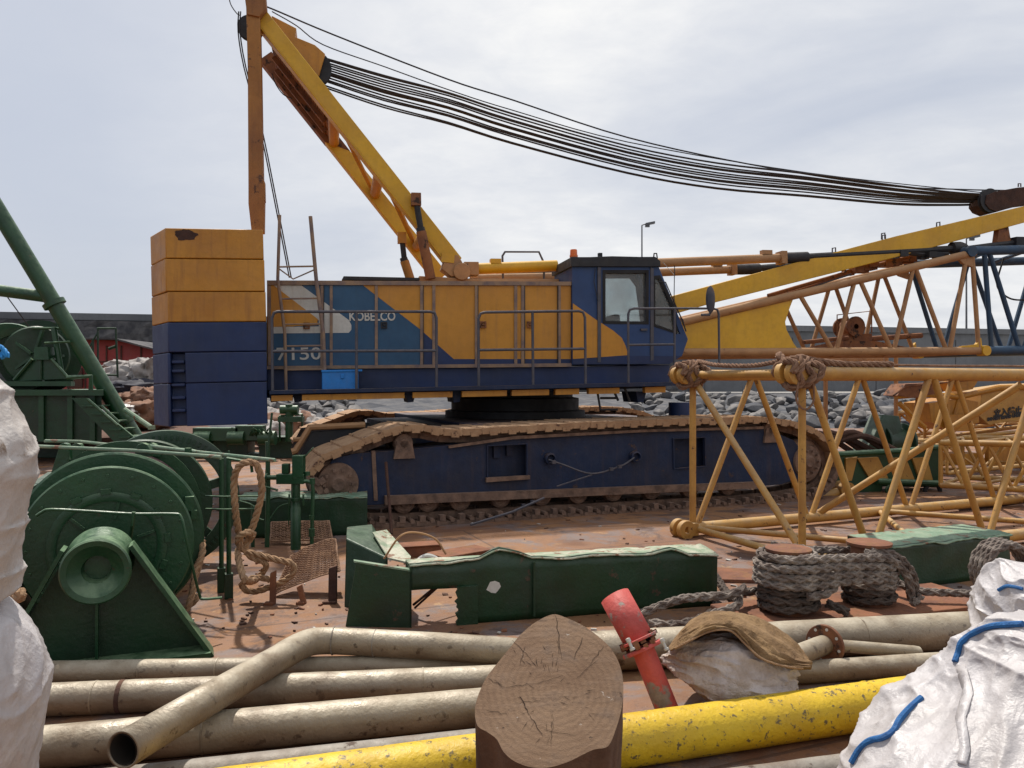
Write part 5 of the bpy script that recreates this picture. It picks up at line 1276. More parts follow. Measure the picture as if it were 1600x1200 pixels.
# ================================================================== NEAR WINCH
WN = V3((-.38, .925, 0)).normalized(); WU = V3((.925, .38, 0)).normalized()
W0 = V3((-2.42, 4.60, .625)); wp = lambda s, u=0, z=0: W0+WN*s+WU*u+UP*z
t = thing('deck_winch', 'big dark green deck winch with round brake disc and warping head, nearest the pipes', 'winch', V3((-2.8, 5.4, 0)))
mb = MB(); mb.lathe(wp(-.10), WN, [(0, .13), (.07, .13), (.08, .06), (.09, .052), (.135, .014), (.148, .0), (.178, -.006), (.187, .004), (.188, .02), (.182, .05), (.172, .11), (.168, .2), (.174, .29), (.198, .35), (.198, .37), (0, .38)], 56); mb.build('warping_head', green, t)
mb = MB(); mb.lathe(wp(.0), WN, [(.08, .1), (.08, 2.9)], 24); mb.build('shaft', darkpaint, t)
mb = MB(); mb.lathe(wp(.66), WN, [(0, 0), (.30, 0), (.30, -.012), (.335, -.02), (.36, -.012), (.36, 0), (.52, 0), (.53, .01), (.53, .03), (.52, .04), (0, .045)], 72)
for k in range(9):
    a_ = -1.9+k*.5; mb.obox(wp(.645, math.cos(a_)*.365, math.sin(a_)*.365), (WU*math.cos(a_)+UP*math.sin(a_))*.018, (-WU*math.sin(a_)+UP*math.cos(a_))*.03, WN*.012)
for k in range(20):
    a_ = 2*math.pi*k/20; mb.lathe(wp(.662, math.cos(a_)*.47, math.sin(a_)*.47), -WN, [(0, .012), (.010, .012), (.012, 0), (0, 0)], 6)
for k in range(6):
    a_ = 2*math.pi*k/6+.3; mb.obox(wp(.65, math.cos(a_)*.24, math.sin(a_)*.24), (WU*math.cos(a_)+UP*math.sin(a_))*.055, (-WU*math.sin(a_)+UP*math.cos(a_))*.008, WN*.014)
mb.build('brake_disc', green, t)
mb = MB(); mb.lathe(wp(.95), WN, [(0, 0), (.585, 0), (.6, .012), (.6, .03), (.585, .04), (.0, .045)], 72); mb.obox(wp(.93, .5, .22), WU*.03, UP*.05, WN*.03); mb.obox(wp(.93, .53, .14), WU*.02, UP*.03, WN*.03); fl = mb.build('drum_flange', green, t)
mb = MB(); mb.lathe(wp(.99), WN, [(.36, 0)]+[(r_, s_) for k in range(34) for r_, s_ in ((.50, .02+k*.032), (.515, .034+k*.032))]+[(.36, 1.12)], 56)
wr = mb.build('wound_wire', mat('wound_wire_rope', (.10, .055, .055), (.06, .035, .035), 10, rough=.7, bump=.6), t)
mb = MB(); mb.lathe(wp(2.12), WN, [(0, 0), (.60, 0), (.60, .03), (0, .04)], 64); mb.build('drum_flange', green, t)
gc = wp(2.75, .30, 0)
mb = MB(); mb.lathe(gc, WN, [(.50, 0), (.62, 0), (.645, .01), (.645, .15), (.62, .16), (.56, .15), (.56, .02), (.50, .02)], 72, closed=True)
for k in range(72):
    a_ = 2*math.pi*k/72; mb.obox(gc+WN*.06+(WU*math.cos(a_)+UP*math.sin(a_))*.585, (WU*math.cos(a_)+UP*math.sin(a_))*.022, (-WU*math.sin(a_)+UP*math.cos(a_))*.010, WN*.075)
for k in range(6):
    a_ = math.pi*k/3+.3; mb.obox(gc+WN*.08+(WU*math.cos(a_)+UP*math.sin(a_))*.28, (WU*math.cos(a_)+UP*math.sin(a_))*.25, (-WU*math.sin(a_)+UP*math.cos(a_))*.04, WN*.03)
mb.lathe(gc, WN, [(0, -.1), (.12, -.1), (.12, .3), (0, .3)], 24); mb.build('gear_wheel', greend, t)
mb = MB(); mb.lathe(wp(2.55, .12, 0), WN, [(0, 0), (.57, 0), (.58, .03), (.58, .08), (.0, .09)], 64); mb.build('gear_guard', greend, t)
# support frame
zb = -.625
def plate(mb, s, pts, th): mb.prism([wp(s, a, b) for a, b in pts], WN*th)
mb = MB(); plate(mb, .22, [(-.20, .02), (.20, .02), (.62, zb), (-.55, zb)], .03); 
sup = mb.build('support_frame', greend, t, smooth=0)
mb = MB()
a, b = V3(wp(.16, .17, .10)), V3(wp(.16, .63, zb)); dd = (b-a).normalized(); mb.obox((a+b)/2, (b-a)/2, WN*.085, dd.cross(WN)*.012)
a, b = V3(wp(.16, -.19, .10)), V3(wp(.16, -.57, zb)); dd = (b-a).normalized(); mb.obox((a+b)/2, (b-a)/2, WN*.085, dd.cross(WN)*.012)
mb.obox(wp(.16, .0, zb+.02), WU*.62, WN*.12, UP*.018); mb.obox(wp(.2, -.02, zb/2), WU*.008, WN*.03, UP*.30)
mb.build('frame_flange', green, sup, smooth=0)
mb = MB()
for s in (.80, 2.35): plate(mb, s, [(-.25, .1), (.2, .1), (.5, zb), (-.55, zb)], .04)
mb.obox(wp(1.6, -.62, -.15), WU*.03, WN*1.2, UP*.45); mb.build('rear_frame', greend, t, smooth=0)
# levers and tall plates on the left
mb = MB()
for (xl, xr, d) in ((78, 108, 6.4), (108, 128, 6.9)):
    mb = MB(); mb.prism([P(xl-8 if xl == 78 else xl, 770, d), P(xr, 770, d), P(xr, 700, d), P(xr-3, 694, d), P(xr-9, 692, d), P(xr-15, 695, d), P(xr-17, 702, d)], V3((.0, .05, 0))); mb.build('lever_plate', green, t, smooth=0, bevel=.004)
for x, y, d in ((227, 702, 6.1), (240, 696, 6.6)):
    mb = MB(); mb.prism([P(x-16, 712, d), P(x+8, 714, d), P(x+8, 703, d), P(x+3, 695, d), P(x-4, 692, d), P(x-12, 695, d), P(x-17, 704, d)], V3((0, .05, 0))); mb.build('lever_plate', green, t, smooth=0, bevel=.004)
mb = MB(); mb.tube([P(50, 697, 6.3), P(208, 704, 6.1), P(345, 714, 5.9)], .014, 8); mb.tube([P(70, 689, 6.6), P(126, 690, 6.9), P(208, 699, 6.7), P(296, 703, 6.5), P(345, 716, 6.3)], .014, 8)
mb.tube([P(235, 697, 6.4), P(296, 705, 6.2), P(430, 719, 5.9)], .014, 8); mb.build('control_rod', greenlt, t)
for s in (294,): MB().obox(P(s, 706, 6.15), (.02, 0, 0), (0, .02, 0), (0, 0, .03)).build('rod_clamp', green, t)
mb = MB(); mb.tube(smoothpath([P(57, 806, 4.9), P(66, 800, 4.9), P(80, 796, 4.9), P(140, 799, 4.95), P(208, 803, 5.0), P(270, 803, 5.05), P(283, 808, 5.05), P(290, 836, 5.05), P(302, 890, 5.1), P(312, 930, 5.2), P(318, 936, 5.2), P(346, 934, 5.3)], 3), .009, 8)
mb.tube([P(209, 800, 5.0), P(207, 820, 5.0), P(203, 846, 5.1)], .012, 8); mb.build('brake_rod', green, t)
# railing posts beside the winch
t = thing('pipe_stanchion', 'pair of thin green upright pipes with square sockets, right of the winch', 'stanchions', G(352, 935))
for x, yt, yb, d, yg in ((346, 716, 893, 5.95, 925), (357.5, 710, 893, 5.62, 935)):
    g = G(x, yg); 
    zt = H+(600-yt)/F*g.y; mb = MB(); mb.tube([g+UP*.1, V3((g.x, g.y, zt))], .019, 10); mb.tube([V3((g.x, g.y, zt-.01)), V3((g.x, g.y, zt+.03))], .008, 6); mb.build('post', green, t)
    mb = MB(); mb.obox(g+UP*.10, WU*.032, WN*.032, UP*.10); mb.build('socket', greend, t, bevel=.004)
mb = MB()
for y in (775, 795): mb.tube([P(322, y, 6.0), P(350, y+1, 5.8), P(405, y, 5.8)], .007, 6)
mb.tube([P(355, 716, 5.7), P(392, 722, 5.65), P(394, 738, 5.65)], .012, 6); mb.build('rail', green, t)
# thick hemp rope
gz = lambda x, y, z=.03: P(x, y, 6.15)
mb = MB()
pts = [P(376, 850, 5.9), P(368, 800, 5.75), P(366, 750, 5.7), P(374, 728, 5.65), P(390, 722, 5.62), P(403, 730, 5.65), P(409, 765, 5.7), P(402, 800, 5.75), P(390, 835, 5.8), P(380, 860, 5.8), P(372, 842, 5.75), P(385, 832, 5.7), P(396, 834, 5.75)]
laid_rope(mb, pts, .026)
pts = [P(396, 834, 5.75), P(384, 850, 5.85), P(372, 860, 5.8), P(378, 895, 5.6), P(386, 908, 5.6), gz(402, 904), gz(416, 882), gz(396, 872, .1), gz(384, 862, .15), gz(400, 866, .15), gz(430, 874, .1), gz(455, 880, .08), gz(459, 892, .05), gz(448, 905, .04), gz(420, 918, .04), gz(400, 924, .04), gz(384, 922, .04), gz(378, 912, .05), gz(390, 905, .05), gz(410, 903, .05), gz(426, 908, .06)]
laid_rope(mb, pts, .026)
tag(mb.build('rope', hemp), 'thick twisted hemp rope hung over the rail and coiled beside the wicker mats', 'rope')
mb = MB(); laid_rope(mb, [P(312, 842, 5.75), P(317, 855, 5.7), P(314, 872, 5.65), P(305, 890, 5.6), P(303, 915, 5.55), P(296, 942, 5.5), P(290, 955, 5.5)], .024)
laid_rope(mb, [P(318, 845, 5.85), P(313, 880, 5.75), P(300, 920, 5.7), P(308, 935, 5.6), P(292, 950, 5.6)], .02)
tag(mb.build('rope', hemp), 'frayed pale rope end hanging behind the right edge of the winch disc', 'rope')
mb = MB(); laid_rope(mb, [P(14, 900, 4.3), P(20, 920, 4.25), P(34, 926, 4.2), P(30, 935, 4.2), P(12, 930, 4.25)], .026); tag(mb.build('rope', hemp), 'bit of brown rope showing between the white bag and the winch', 'rope')

# valve standpipe
t = thing('valve_standpipe', 'green valve standpipe with flanges and a thin side pipe, behind the wicker mats', 'valve', G(462, 858))
D = G(462, 858).y
mb = MB(); a = G(462, 858); 
mb.lathe(a, UP, [(0, 0), (.052, 0), (.052, .42), (.046, .43), (.046, .50), (.06, .50), (.06, .53), (.046, .53), (.046, .72), (.06, .73), (.06, .76), (0, .76)], 20); mb.build('pipe', green, t)
mb = MB(); mb.obox(P(467, 728, D), (.055, 0, 0), (0, .06, 0), (0, 0, .11)); mb.obox(P(455, 748, D), (.14, 0, 0), (0, .055, 0), (0, 0, .05)); mb.obox(P(447, 732, D), (.035, 0, 0), (0, .04, 0), (0, 0, .05))
mb.lathe(P(418, 746, D), (1, 0, 0), [(0, -.02), (.045, -.02), (.045, .0), (.025, .0), (.025, .1), (0, .1)], 16); mb.tube([P(475, 715, D), P(490, 699, D)], .007, 6)
for x in (452, 474): mb.tube([P(x, 772, D-.06), P(x, 790, D-.06)], .012, 6)
mb.build('valve_body', green, t, smooth=30, bevel=.006)
mb = MB(); mb.tube([P(464, 753, D-.03), P(480, 752, D-.03), P(488, 754, D-.03), P(489, 765, D-.03), P(487, 850, D-.03)], .020, 12); mb.lathe(P(488, 752, D-.03), UP, [(0, -.03), (.028, -.03), (.028, .03), (0, .03)], 14)
mb.lathe(P(487, 808, D-.03), UP, [(0, -.02), (.028, -.02), (.028, .02), (0, .02)], 14); mb.lathe(P(487, 832, D-.03), UP, [(0, -.045), (.032, -.04), (.032, .04), (0, .045)], 8); mb.lathe(P(480, 740, D), UP, [(0, -.02), (.03, -.02), (.03, .02), (0, .02)], 14); mb.build('side_pipe', green, t)
mb = MB(); mb.tube([P(418, 690, D+.1), P(419, 765, D+.1), P(417, 862, D+.1)], .024, 12); mb.tube([P(425, 645, D), P(419, 700, D), P(414, 760, D), P(434, 766, D)], .012, 8); mb.tube(smoothpath([P(422, 810, D), P(436, 792, D), P(452, 786, D)], 4), .007, 6); mb.tube(smoothpath([P(372, 782, D), P(395, 790, D), P(402, 808, D), P(412, 813, D)], 4), .010, 6); mb.tube([P(395, 862, D+.1), P(395, 790, D+.1)], .02, 8)
mb.tube([P(452, 786, D), P(451, 820, D)], .007, 6)
mb.build('thin_pipe', green, t)
# wicker mats
def mat_weave(label, c00, c10, c01, c11, nw, nf, bow=.0):
    c00, c10, c01, c11 = map(V3, (c00, c10, c01, c11)); nrm = (c10-c00).cross(c01-c00).normalized()
    if nrm.z < 0: nrm = -nrm
    def S(a, b): 
        p = (c00*(1-a)+c10*a)*(1-b)+(c01*(1-a)+c11*a)*b
        return p+nrm*(bow*math.sin(math.pi*a)+.02*noise.noise(V3((a*3, b*3, nw))))
    mb = MB(); r_ = (c01-c00).length/nf*.40
    for i in range(nw):
        a = (i+.5)/nw; mb.tube([S(a, b/12) for b in range(13)], r_*1.1, 5)
    for j in range(nf):
        b = (j+.5)/nf
        mb.tube([S(k/(nw*2), b)+nrm*(r_*1.5*math.cos(math.pi*(k/2-.5+j))*(1 if k % 2 else 0)) for k in range(nw*2+1)], r_, 5)
    for e in ([S(k/20, 0) for k in range(21)], [S(k/20, 1) for k in range(21)], [S(0, k/10) for k in range(11)], [S(1, k/10) for k in range(11)]): mb.tube(e, r_*1.6, 6)
    return tag(mb.build('wicker_mat', wicker), label, 'mat')
mat_weave('flat brown wicker mat leaning behind the valve standpipe', P(423, 845, 8.3), P(519, 842, 8.3), P(424, 816, 8.5), P(514, 814, 8.5), 16, 16)
mat_weave('large tilted wicker mat propped on rusty stakes in front of the valve standpipe', P(424, 932, 6.28), P(531, 892, 6.35), P(455, 868, 6.6), P(524, 842, 6.65), 17, 34, .03)
for x, y0, y1, wpx, lab in ((425, 893, 945, 9, 'rusty flat stake left of the tilted wicker mat, under the rope coil'), (519, 885, 943, 13, 'thick dark rusty stake at the right of the tilted wicker mat'), (474, 915, 944, 8, 'short leaning rusty stake under the middle of the tilted wicker mat')):
    g = G(x, y1); zt = H+(600-y0)/F*g.y; r_ = wpx/2/F*g.y
    lx = -.04 if 'leaning' in lab else 0
    mb = MB(); mb.prism([g+V3((-r_, 0, 0)), g+V3((r_, 0, 0)), g+V3((r_*.9+lx, .02, zt)), g+V3((-r_+lx, .02, zt-.02))], (0, .035, 0)); mb.obox(g+V3((-.02, 0, .01)), (r_*1.6, 0, 0), (0, .03, 0), (0, 0, .01))
    tag(mb.build('steel_stake', rustplate if x != 519 else rustdark, smooth=0, bevel=.003), lab, 'stake')

# ================================================================== BOLLARDS
bA = math.radians(18.3); bu = V3((math.cos(bA), math.sin(bA), 0)); bn = V3((-bu.y, bu.x, 0))
b1 = V3((1.946, 5.55, 0)); b2 = V3((2.613, 5.77, 0))
t = thing('mooring_bollard', 'rusty double bollard on a raised base plate, wound with grey mooring rope', 'bollard', (b1+b2)/2)
mb = MB(); o_ = b1; mb.prism([o_-bu*.42-bn*.30, o_+bu*1.62-bn*.32, o_+bu*1.62+bn*.32, o_-bu*.42+bn*.34], UP*.10); mb.build('base_plate', rustplate, t, smooth=0, bevel=.01)
for b_ in (b1, b2):
    mb = MB(); mb.lathe(b_+UP*.10, UP, [(.135, 0), (.125, .40), (.125, .415), (.155, .425), (.158, .445), (.13, .452), (.0, .452)], 32); mb.build('post', rustplate, t)
R = .044; zz = .14
mb = MB(); 
def wrap(c, rad, z0, z1, turns, ph, n=16, jit=.012):
    return [c+V3((math.cos(ph+2*math.pi*k/n)*(rad+rnd.uniform(-jit, jit)), math.sin(ph+2*math.pi*k/n)*(rad+rnd.uniform(-jit, jit)), z0+(z1-z0)*k/(turns*n)+rnd.uniform(-.006, .006))) for k in range(int(turns*n)+1)]
R = .029
braid_rope(mb, wrap(b1, .185, .135, .31, 3, 2.0, jit=.010), R, 1); braid_rope(mb, wrap(b1, .172, .30, .53, 4, 2.0, jit=.006), R, 0)  # lower turns take the darker rope colour
braid_rope(mb, wrap(b2, .165, .13, .22, 1.5, 2.4, jit=.008), R, 1)
braid_rope(mb, wrap(b2, .170, .25, .26, 1, 1.0, jit=.004), R, 0)
# loops passing round both posts
for z1, z2, ra_, rb_ in ((.50, .45, .19, .165), (.44, .39, .215, .17), (.38, .335, .215, .175), (.325, .30, .22, .175)):
    pts = []
    for k in range(11):
        a_ = -math.pi/2+math.pi*k/10; pts.append(b2+bu*math.cos(a_)*rb_+bn*math.sin(a_)*rb_+UP*z2)
    pts.append((b1+b2)/2+bn*.17+UP*(z1+z2)/2)
    for k in range(11):
        a_ = math.pi/2+math.pi*k/10; pts.append(b1+bu*math.cos(a_)*ra_+bn*math.sin(a_)*ra_+UP*z1)
    pts.append((b1+b2)/2-bn*.20+UP*((z1+z2)/2+.02)); pts.append(pts[0]+UP*.01)
    braid_rope(mb, pts, R)
braid_rope(mb, [b1-bn*.23-bu*.02+UP*.26, b1-bn*.22+bu*.14+UP*.27, b1-bn*.15+bu*.27+UP*.31, b1+bn*.02+bu*.36+UP*.36, b1+bn*.16+bu*.42+UP*.38], R)
R = .031
tail = [b2-bn*.13-bu*.15+UP*.50, b2-bn*.17+bu*.05+UP*.44, b2-bn*.16+bu*.2+UP*.30, b2-bn*.12+bu*.27+UP*.14, b2-bn*.18+bu*.26+UP*.13]
braid_rope(mb, tail, R); braid_rope(mb, [p+bu*.06+UP*.02+bn*.02 for p in tail], R)
braid_rope(mb, [b1+bn*.25+bu*.1+UP*.18, b1+bn*.2-bu*.25+UP*.20, b1-bu*.42+UP*.18, b1-bu*.62-bn*.02+UP*.14, b1-bu*.80+bn*.12+UP*.05, b1-bu*.98+bn*.25+UP*.04], R)
braid_rope(mb, [b1-bu*.3+bn*.08+UP*.27, b1-bu*.46+bn*.05+UP*.24, b1-bu*.60+bn*.2+UP*.20, b1-bu*.72+bn*.30+UP*.16, b1-bu*.95+bn*.42+UP*.05], R)
braid_rope(mb, [b1-bn*.22+bu*.15+UP*.20, b1-bn*.24+bu*.26+UP*.15, b1-bn*.27+bu*.3+UP*.13], R, 1)
tag(mb.build('mooring_rope', [greyrope, darkrope]), 'thick braided grey mooring rope wound around both rusty bollards', 'rope')
mb = MB(); braid_rope(mb, [b2+bn*.15+UP*.2, b2+bu*.3+bn*.15+UP*.22, P(1430, 922, 5.8), P(1500, 927, 5.75), P(1560, 928, 5.7)], .028); tag(mb.build('mooring_rope', greyrope), 'grey rope stretched from the right bollard towards the white bags', 'rope')
mb = MB(); braid_rope(mb, [G(1100, 878, .03), G(1118, 900, .03), G(1135, 925, .03), G(1155, 938, .1)], .03); braid_rope(mb, [G(1098, 895, .04), G(1110, 930, .04), G(1125, 950, .04), G(1105, 960, .04)], .028)
tag(mb.build('mooring_rope', darkrope), 'dark rope trailing on deck between the long coaming and the left bollard', 'rope')
mb = MB(); laid_rope(mb, [G(1430, 930, .03), G(1480, 944, .03), G(1520, 947, .03), G(1500, 955, .03), G(1475, 950, .03)], .014); tag(mb.build('rope', hemp), 'thin hemp line curled on deck right of the bollards', 'rope')
mb = MB(); c = P(1578, 893, 5.2)
for k in range(4): braid_rope(mb, [c+V3((math.cos(a_*.6)*(.17-.0*k), .05*k+.02*math.sin(a_), math.sin(a_*.6)*.17)) for a_ in range(12)], .026)
tag(mb.build('mooring_rope', greyrope), 'coil of pale rope standing behind the top of the right white bag', 'rope')
# orange rust sheets on the deck
for lab, pts in (('flat rusty plate lying between the bollards and the front lattice', ((1100, 890), (1200, 895), (1195, 912), (1110, 910))), ('thin dark plank lying behind the mint green coaming', ((1490, 792), (1600, 780), (1605, 786), (1500, 799)))):
    mb = MB(); mb.prism([G(*p) for p in pts], UP*.03); tag(mb.build('steel_plate', rustplate if 'rusty' in lab else rustdark, smooth=0, bevel=.004), lab, 'plate')
mb = MB(); mb.tube([G(30, 758, .05), G(70, 759, .05)], .05, 10); tag(mb.build('pipe', pipey), 'short yellow pipe lying on deck behind the winch', 'pipe')

# ================================================================== FOREGROUND PIPES
def toppoint(x, y, r):   # centre of a lying pipe of radius r whose upper edge shows at x, y
    d = (H-2*r)*F/(y-CY); return V3(((x-CX)/F*d, d, r))
def pipe(label, a, b, r, m_=pipem, mid=None, both=True, extra=None):
    a, b = V3(a), V3(b); u = (b-a).normalized(); Ln = (b-a).length
    t = thing('pipe', label, 'pipe', a.lerp(b, .5)-UP*r)
    mb = MB(); ro = r; ri = r-.008
    prof = []; k = max(6, int(Ln/.1))
    for i in range(k+1): prof.append((ro+.0012*noise.noise(V3((i*.9, r*90, 1))), Ln*i/k))
    prof = [(ri, 0)]+prof+[(ri, Ln)]; mb.lathe(a, u, prof, 40); body = mb.build('pipe_wall', m_, t, smooth=30)
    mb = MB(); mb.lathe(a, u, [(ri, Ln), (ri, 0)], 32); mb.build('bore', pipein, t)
    mb = MB()
    for s in (extra or []): mb.lathe(a+u*s, u, [(ro-.001, -.006), (ro+.003, -.003), (ro+.003, .003), (ro-.001, .006)], 40)
    if extra: mb.build('weld_bead', m_, t)
    return t, u
def ext(a, b, k0, k1): return a+(a-b)*k0, b+(b-a)*k1
def P2(x0, y0, x1, y1, r, k0=0, k1=0): a, b = toppoint(x0, y0, r), toppoint(x1, y1, r); return ext(a, b, k0, k1)
a, b = P2(88, 1033, 770, 1022, .062, .08); pipe('slim beige pipe directly in front of the big winch', a, b+(b-a)*.03, .062, extra=[1.1])
a, b = P2(78, 1068, 830, 1038, .082, .08); pipe('beige pipe with a dark band near its end, under the bent pipe', a, b, .082, extra=[.42, 2.1])
mb = MB(); u_ = (b-a).normalized(); mb.lathe(a+u_*.55, u_, [(.082, -.012), (.0835, -.011), (.0835, .011), (.082, .012)], 40); tag(mb.build('band', rustdark, [o for o in bpy.data.objects if o.name.startswith('pipe') and o.get('label', '').startswith('beige pipe with')][0]))
a, b = P2(60, 1136, 790, 1073, .092, .10, .12); pipe('plain beige pipe between the banded pipe and the dusty grey one', a, b, .092, extra=[.9])
a, b = P2(215, 1197, 745, 1140, .07, .25, .1); pipe('dusty dark grey pipe right behind the yellow pipe, left of the log', a, b, .07, pipeg)
a, b = P2(390, 1197, 1445, 1055, .112, .12, .06); pipe('thick scratched yellow pipe passing behind the log', a, b, .112, pipey, extra=[1.35, 3.3])
a, b = P2(885, 990, 1535, 955, .115, .04, .12); pipe('thickest beige pipe, lying right in front of the bollards', a, b, .115, extra=[1.35, 2.0])
a, b = P2(1150, 1040, 1478, 1019, .062, .05, .06); pipe('slim stained pipe between the flanged pipe and the yellow one, under the sacks', a, b, .062, extra=[.35])
a, b = P2(1185, 1197, 1330, 1178, .06, .6, .8); pipe('dark grey pipe in front of the yellow pipe, beside the slumped white bag', a, b, .06, pipeg)
# flanged pipe
r_ = .056; b = P(1289, 1007, 4.64); a = b-V3((.74, .67, -.04)).normalized()*.5; t, u_ = pipe('beige pipe with a round bolted flange, half covered by the jute cloth', a, b, r_)
c = b; mb = MB(); mb.lathe(c, u_, [(.052, -.012), (.112, -.012), (.115, -.008), (.115, .008), (.112, .012), (.052, .012)], 40); 
fl = mb.build('flange', brownor, t)
a1 = u_.orthogonal().normalized(); a2 = u_.cross(a1); mb = MB()
for k in range(8): 
    q_ = c+(a1*math.cos(k*math.pi/4+.3)+a2*math.sin(k*math.pi/4+.3))*.092
    mb.lathe(q_-u_*.0145, u_, [(0, 0), (.009, 0), (.009, .002), (0, .002)], 10)
mb.build('bolt_hole', whitep, fl)
mb = MB(); e_ = P(1436, 1019, 4.72); dv_ = (e_-c).normalized(); mb.tube([c+dv_*.012, e_-dv_*.03, e_, e_+dv_*.02], [.036, .036, .033, .012], 20); mb.build('pipe_end', pipem, t)
# bent pipe on top
t = thing('pipe', 'bent beige pipe lying across the others with an open end', 'pipe', P(480, 1060, 4.2))
pth = [P(192, 1172, 3.06), P(330, 1090, 3.62), P(440, 1026, 4.28), P(466, 1011, 4.46), P(487, 1003, 4.56), P(512, 1001, 4.60), P(540, 1002, 4.60), P(690, 1010, 4.53), P(850, 1022, 4.44)]
pp = [pth[0], pth[1], pth[2]]+smoothpath(pth[2:7], 6)[1:]+pth[7:]
mb = MB(); mb.tube(pp, [.073]*3+[.076]*(len(pp)-3), 40, cap=False); mb.build('pipe_wall', pipem, t, smooth=40).modifiers.new('t', 'SOLIDIFY').thickness = .009
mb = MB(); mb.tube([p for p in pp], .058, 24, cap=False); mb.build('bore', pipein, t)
mb = MB()
for k, q_ in ((2.3, 0), (.0, 1)):
    pa, pb = (P(587, 1005, 4.58), P(690, 1010, 4.53)) if q_ == 0 else (P(521, 1001.5, 4.60), P(540, 1002, 4.60))
    mb.lathe(pa, pb-pa, [(.075, -.004), (.080, -.002), (.080, .002), (.075, .004)], 40)
mb.build('weld_bead', pipeg, t)
# log
LC = P(858, 1078, 3.02)
nL = V3((.04, -.66, .75)).normalized(); LX = V3((1, 0, 0)); LX = (LX-nL*LX.dot(nL)).normalized(); LY = nL.cross(LX)
def onface(x, y, lift=0):
    r = V3(((x-CX)/F, 1, (CY-y)/F)); C_ = V3((0, 0, H)); tt = (LC+nL*lift-C_).dot(nL)/r.dot(nL); return C_+r*tt
out_ = [(863, 960), (884, 965), (915, 980), (946, 1004), (962, 1025), (972, 1052), (974, 1082), (970, 1112), (962, 1140), (950, 1166), (928, 1171), (905, 1182), (886, 1191), (858, 1199), (831, 1199), (805, 1190), (787, 1175), (776, 1155), (760, 1143), (746, 1134), (742, 1112), (746, 1090), (758, 1062), (774, 1040), (793, 1017), (806, 1000), (817, 988), (837, 972)]
fc = smoothpath([onface(*p) for p in out_], 4, closed=True)
t = thing('log', 'short thick log with a weathered cracked sawn face, among the pipes', 'log', V3((LC.x, LC.y+.1, 0)))
down = V3((.0, .30, -.95))
mb = MB(); n_ = len(fc); vs = []
for j in range(13):
    for i, p in enumerate(fc):
        k = j/12; rad = (p-LC)
        a_ = math.atan2(rad.dot(LY), rad.dot(LX))
        f_ = 1+ (.03*noise.noise(V3((math.cos(a_)*3, math.sin(a_)*3, k*1.2)))+.035*k+.02*noise.noise(V3((math.cos(a_)*14, math.sin(a_)*14, k*2))))*(min(1, j/1.5) if j else 0)
        q_ = LC+rad*f_+down*(.60*k)
        vs.append(V3((q_.x, q_.y, max(q_.z, .0))))
mb.add(vs, [((j+1)*n_+i, (j+1)*n_+(i+1) % n_, j*n_+(i+1) % n_, j*n_+i) for j in range(12) for i in range(n_)])
mb.build('bark', barkm, t, smooth=50)
mb = MB(); mb.sheet([p for p in fc], nL)
for x0, y0, x1, y1, wv_ in ((868, 962, 878, 1030, 1.6), (910, 996, 896, 1032, 1.3), (943, 1010, 920, 1040, 1.2), (800, 1000, 830, 1030, 1.0), (763, 1060, 790, 1075, 1.2), (812, 1088, 828, 1118, 2.2), (828, 1118, 848, 1150, 1.5), (790, 1074, 836, 1068, 1.0), (836, 1068, 880, 1055, .8), (862, 1128, 861, 1168, .9), (850, 1140, 900, 1150, .9), (760, 1110, 792, 1116, 1.2), (820, 1010, 812, 1040, 1.0), (900, 1060, 935, 1030, .9), (870, 1000, 874, 1022, 1.0), (845, 1095, 800, 1100, .8)):
    k = 7; L1, L2 = [], []; dx, dy = x1-x0, y1-y0; ln = math.hypot(dx, dy); nx_, ny_ = -dy/ln, dx/ln
    for i in range(k+1):
        f_ = i/k; w_ = wv_*math.sin(math.pi*(.15+.8*f_))*.30+.06; j_ = rnd.uniform(-1.4, 1.4) if 0 < i < k else 0
        L1.append(onface(x0+dx*f_+nx_*(w_+j_), y0+dy*f_+ny_*(w_+j_), .0015)); L2.append(onface(x0+dx*f_-nx_*(w_-j_), y0+dy*f_-ny_*(w_-j_), .0015))
    mb.sheet(L1+L2[::-1], nL, 1)
for k in range(46):
    a_ = rnd.uniform(0, 6.28); r0_ = rnd.uniform(.25, .85); c0 = (858+math.cos(a_)*100*r0_, 1082+math.sin(a_)*105*r0_); ln_ = rnd.uniform(4, 15); da = a_+rnd.uniform(-.5, .5); w_ = rnd.uniform(.15, .5)
    mb.sheet([onface(c0[0]-math.sin(da)*w_, c0[1]+math.cos(da)*w_, .0015), onface(c0[0]+math.cos(da)*ln_, c0[1]+math.sin(da)*ln_, .0015), onface(c0[0]+math.sin(da)*w_, c0[1]-math.cos(da)*w_, .0015), onface(c0[0]-math.cos(da)*ln_*.4, c0[1]-math.sin(da)*ln_*.4, .0015)], nL, 1)
cf = mb.build('sawn_face', [woodm, crackm], t, smooth=0)
off = LC+LX*.02-V3(t['_wl']); cf.data.transform(Matrix.Translation(-off)); cf.location = off   # texture origin at the pith

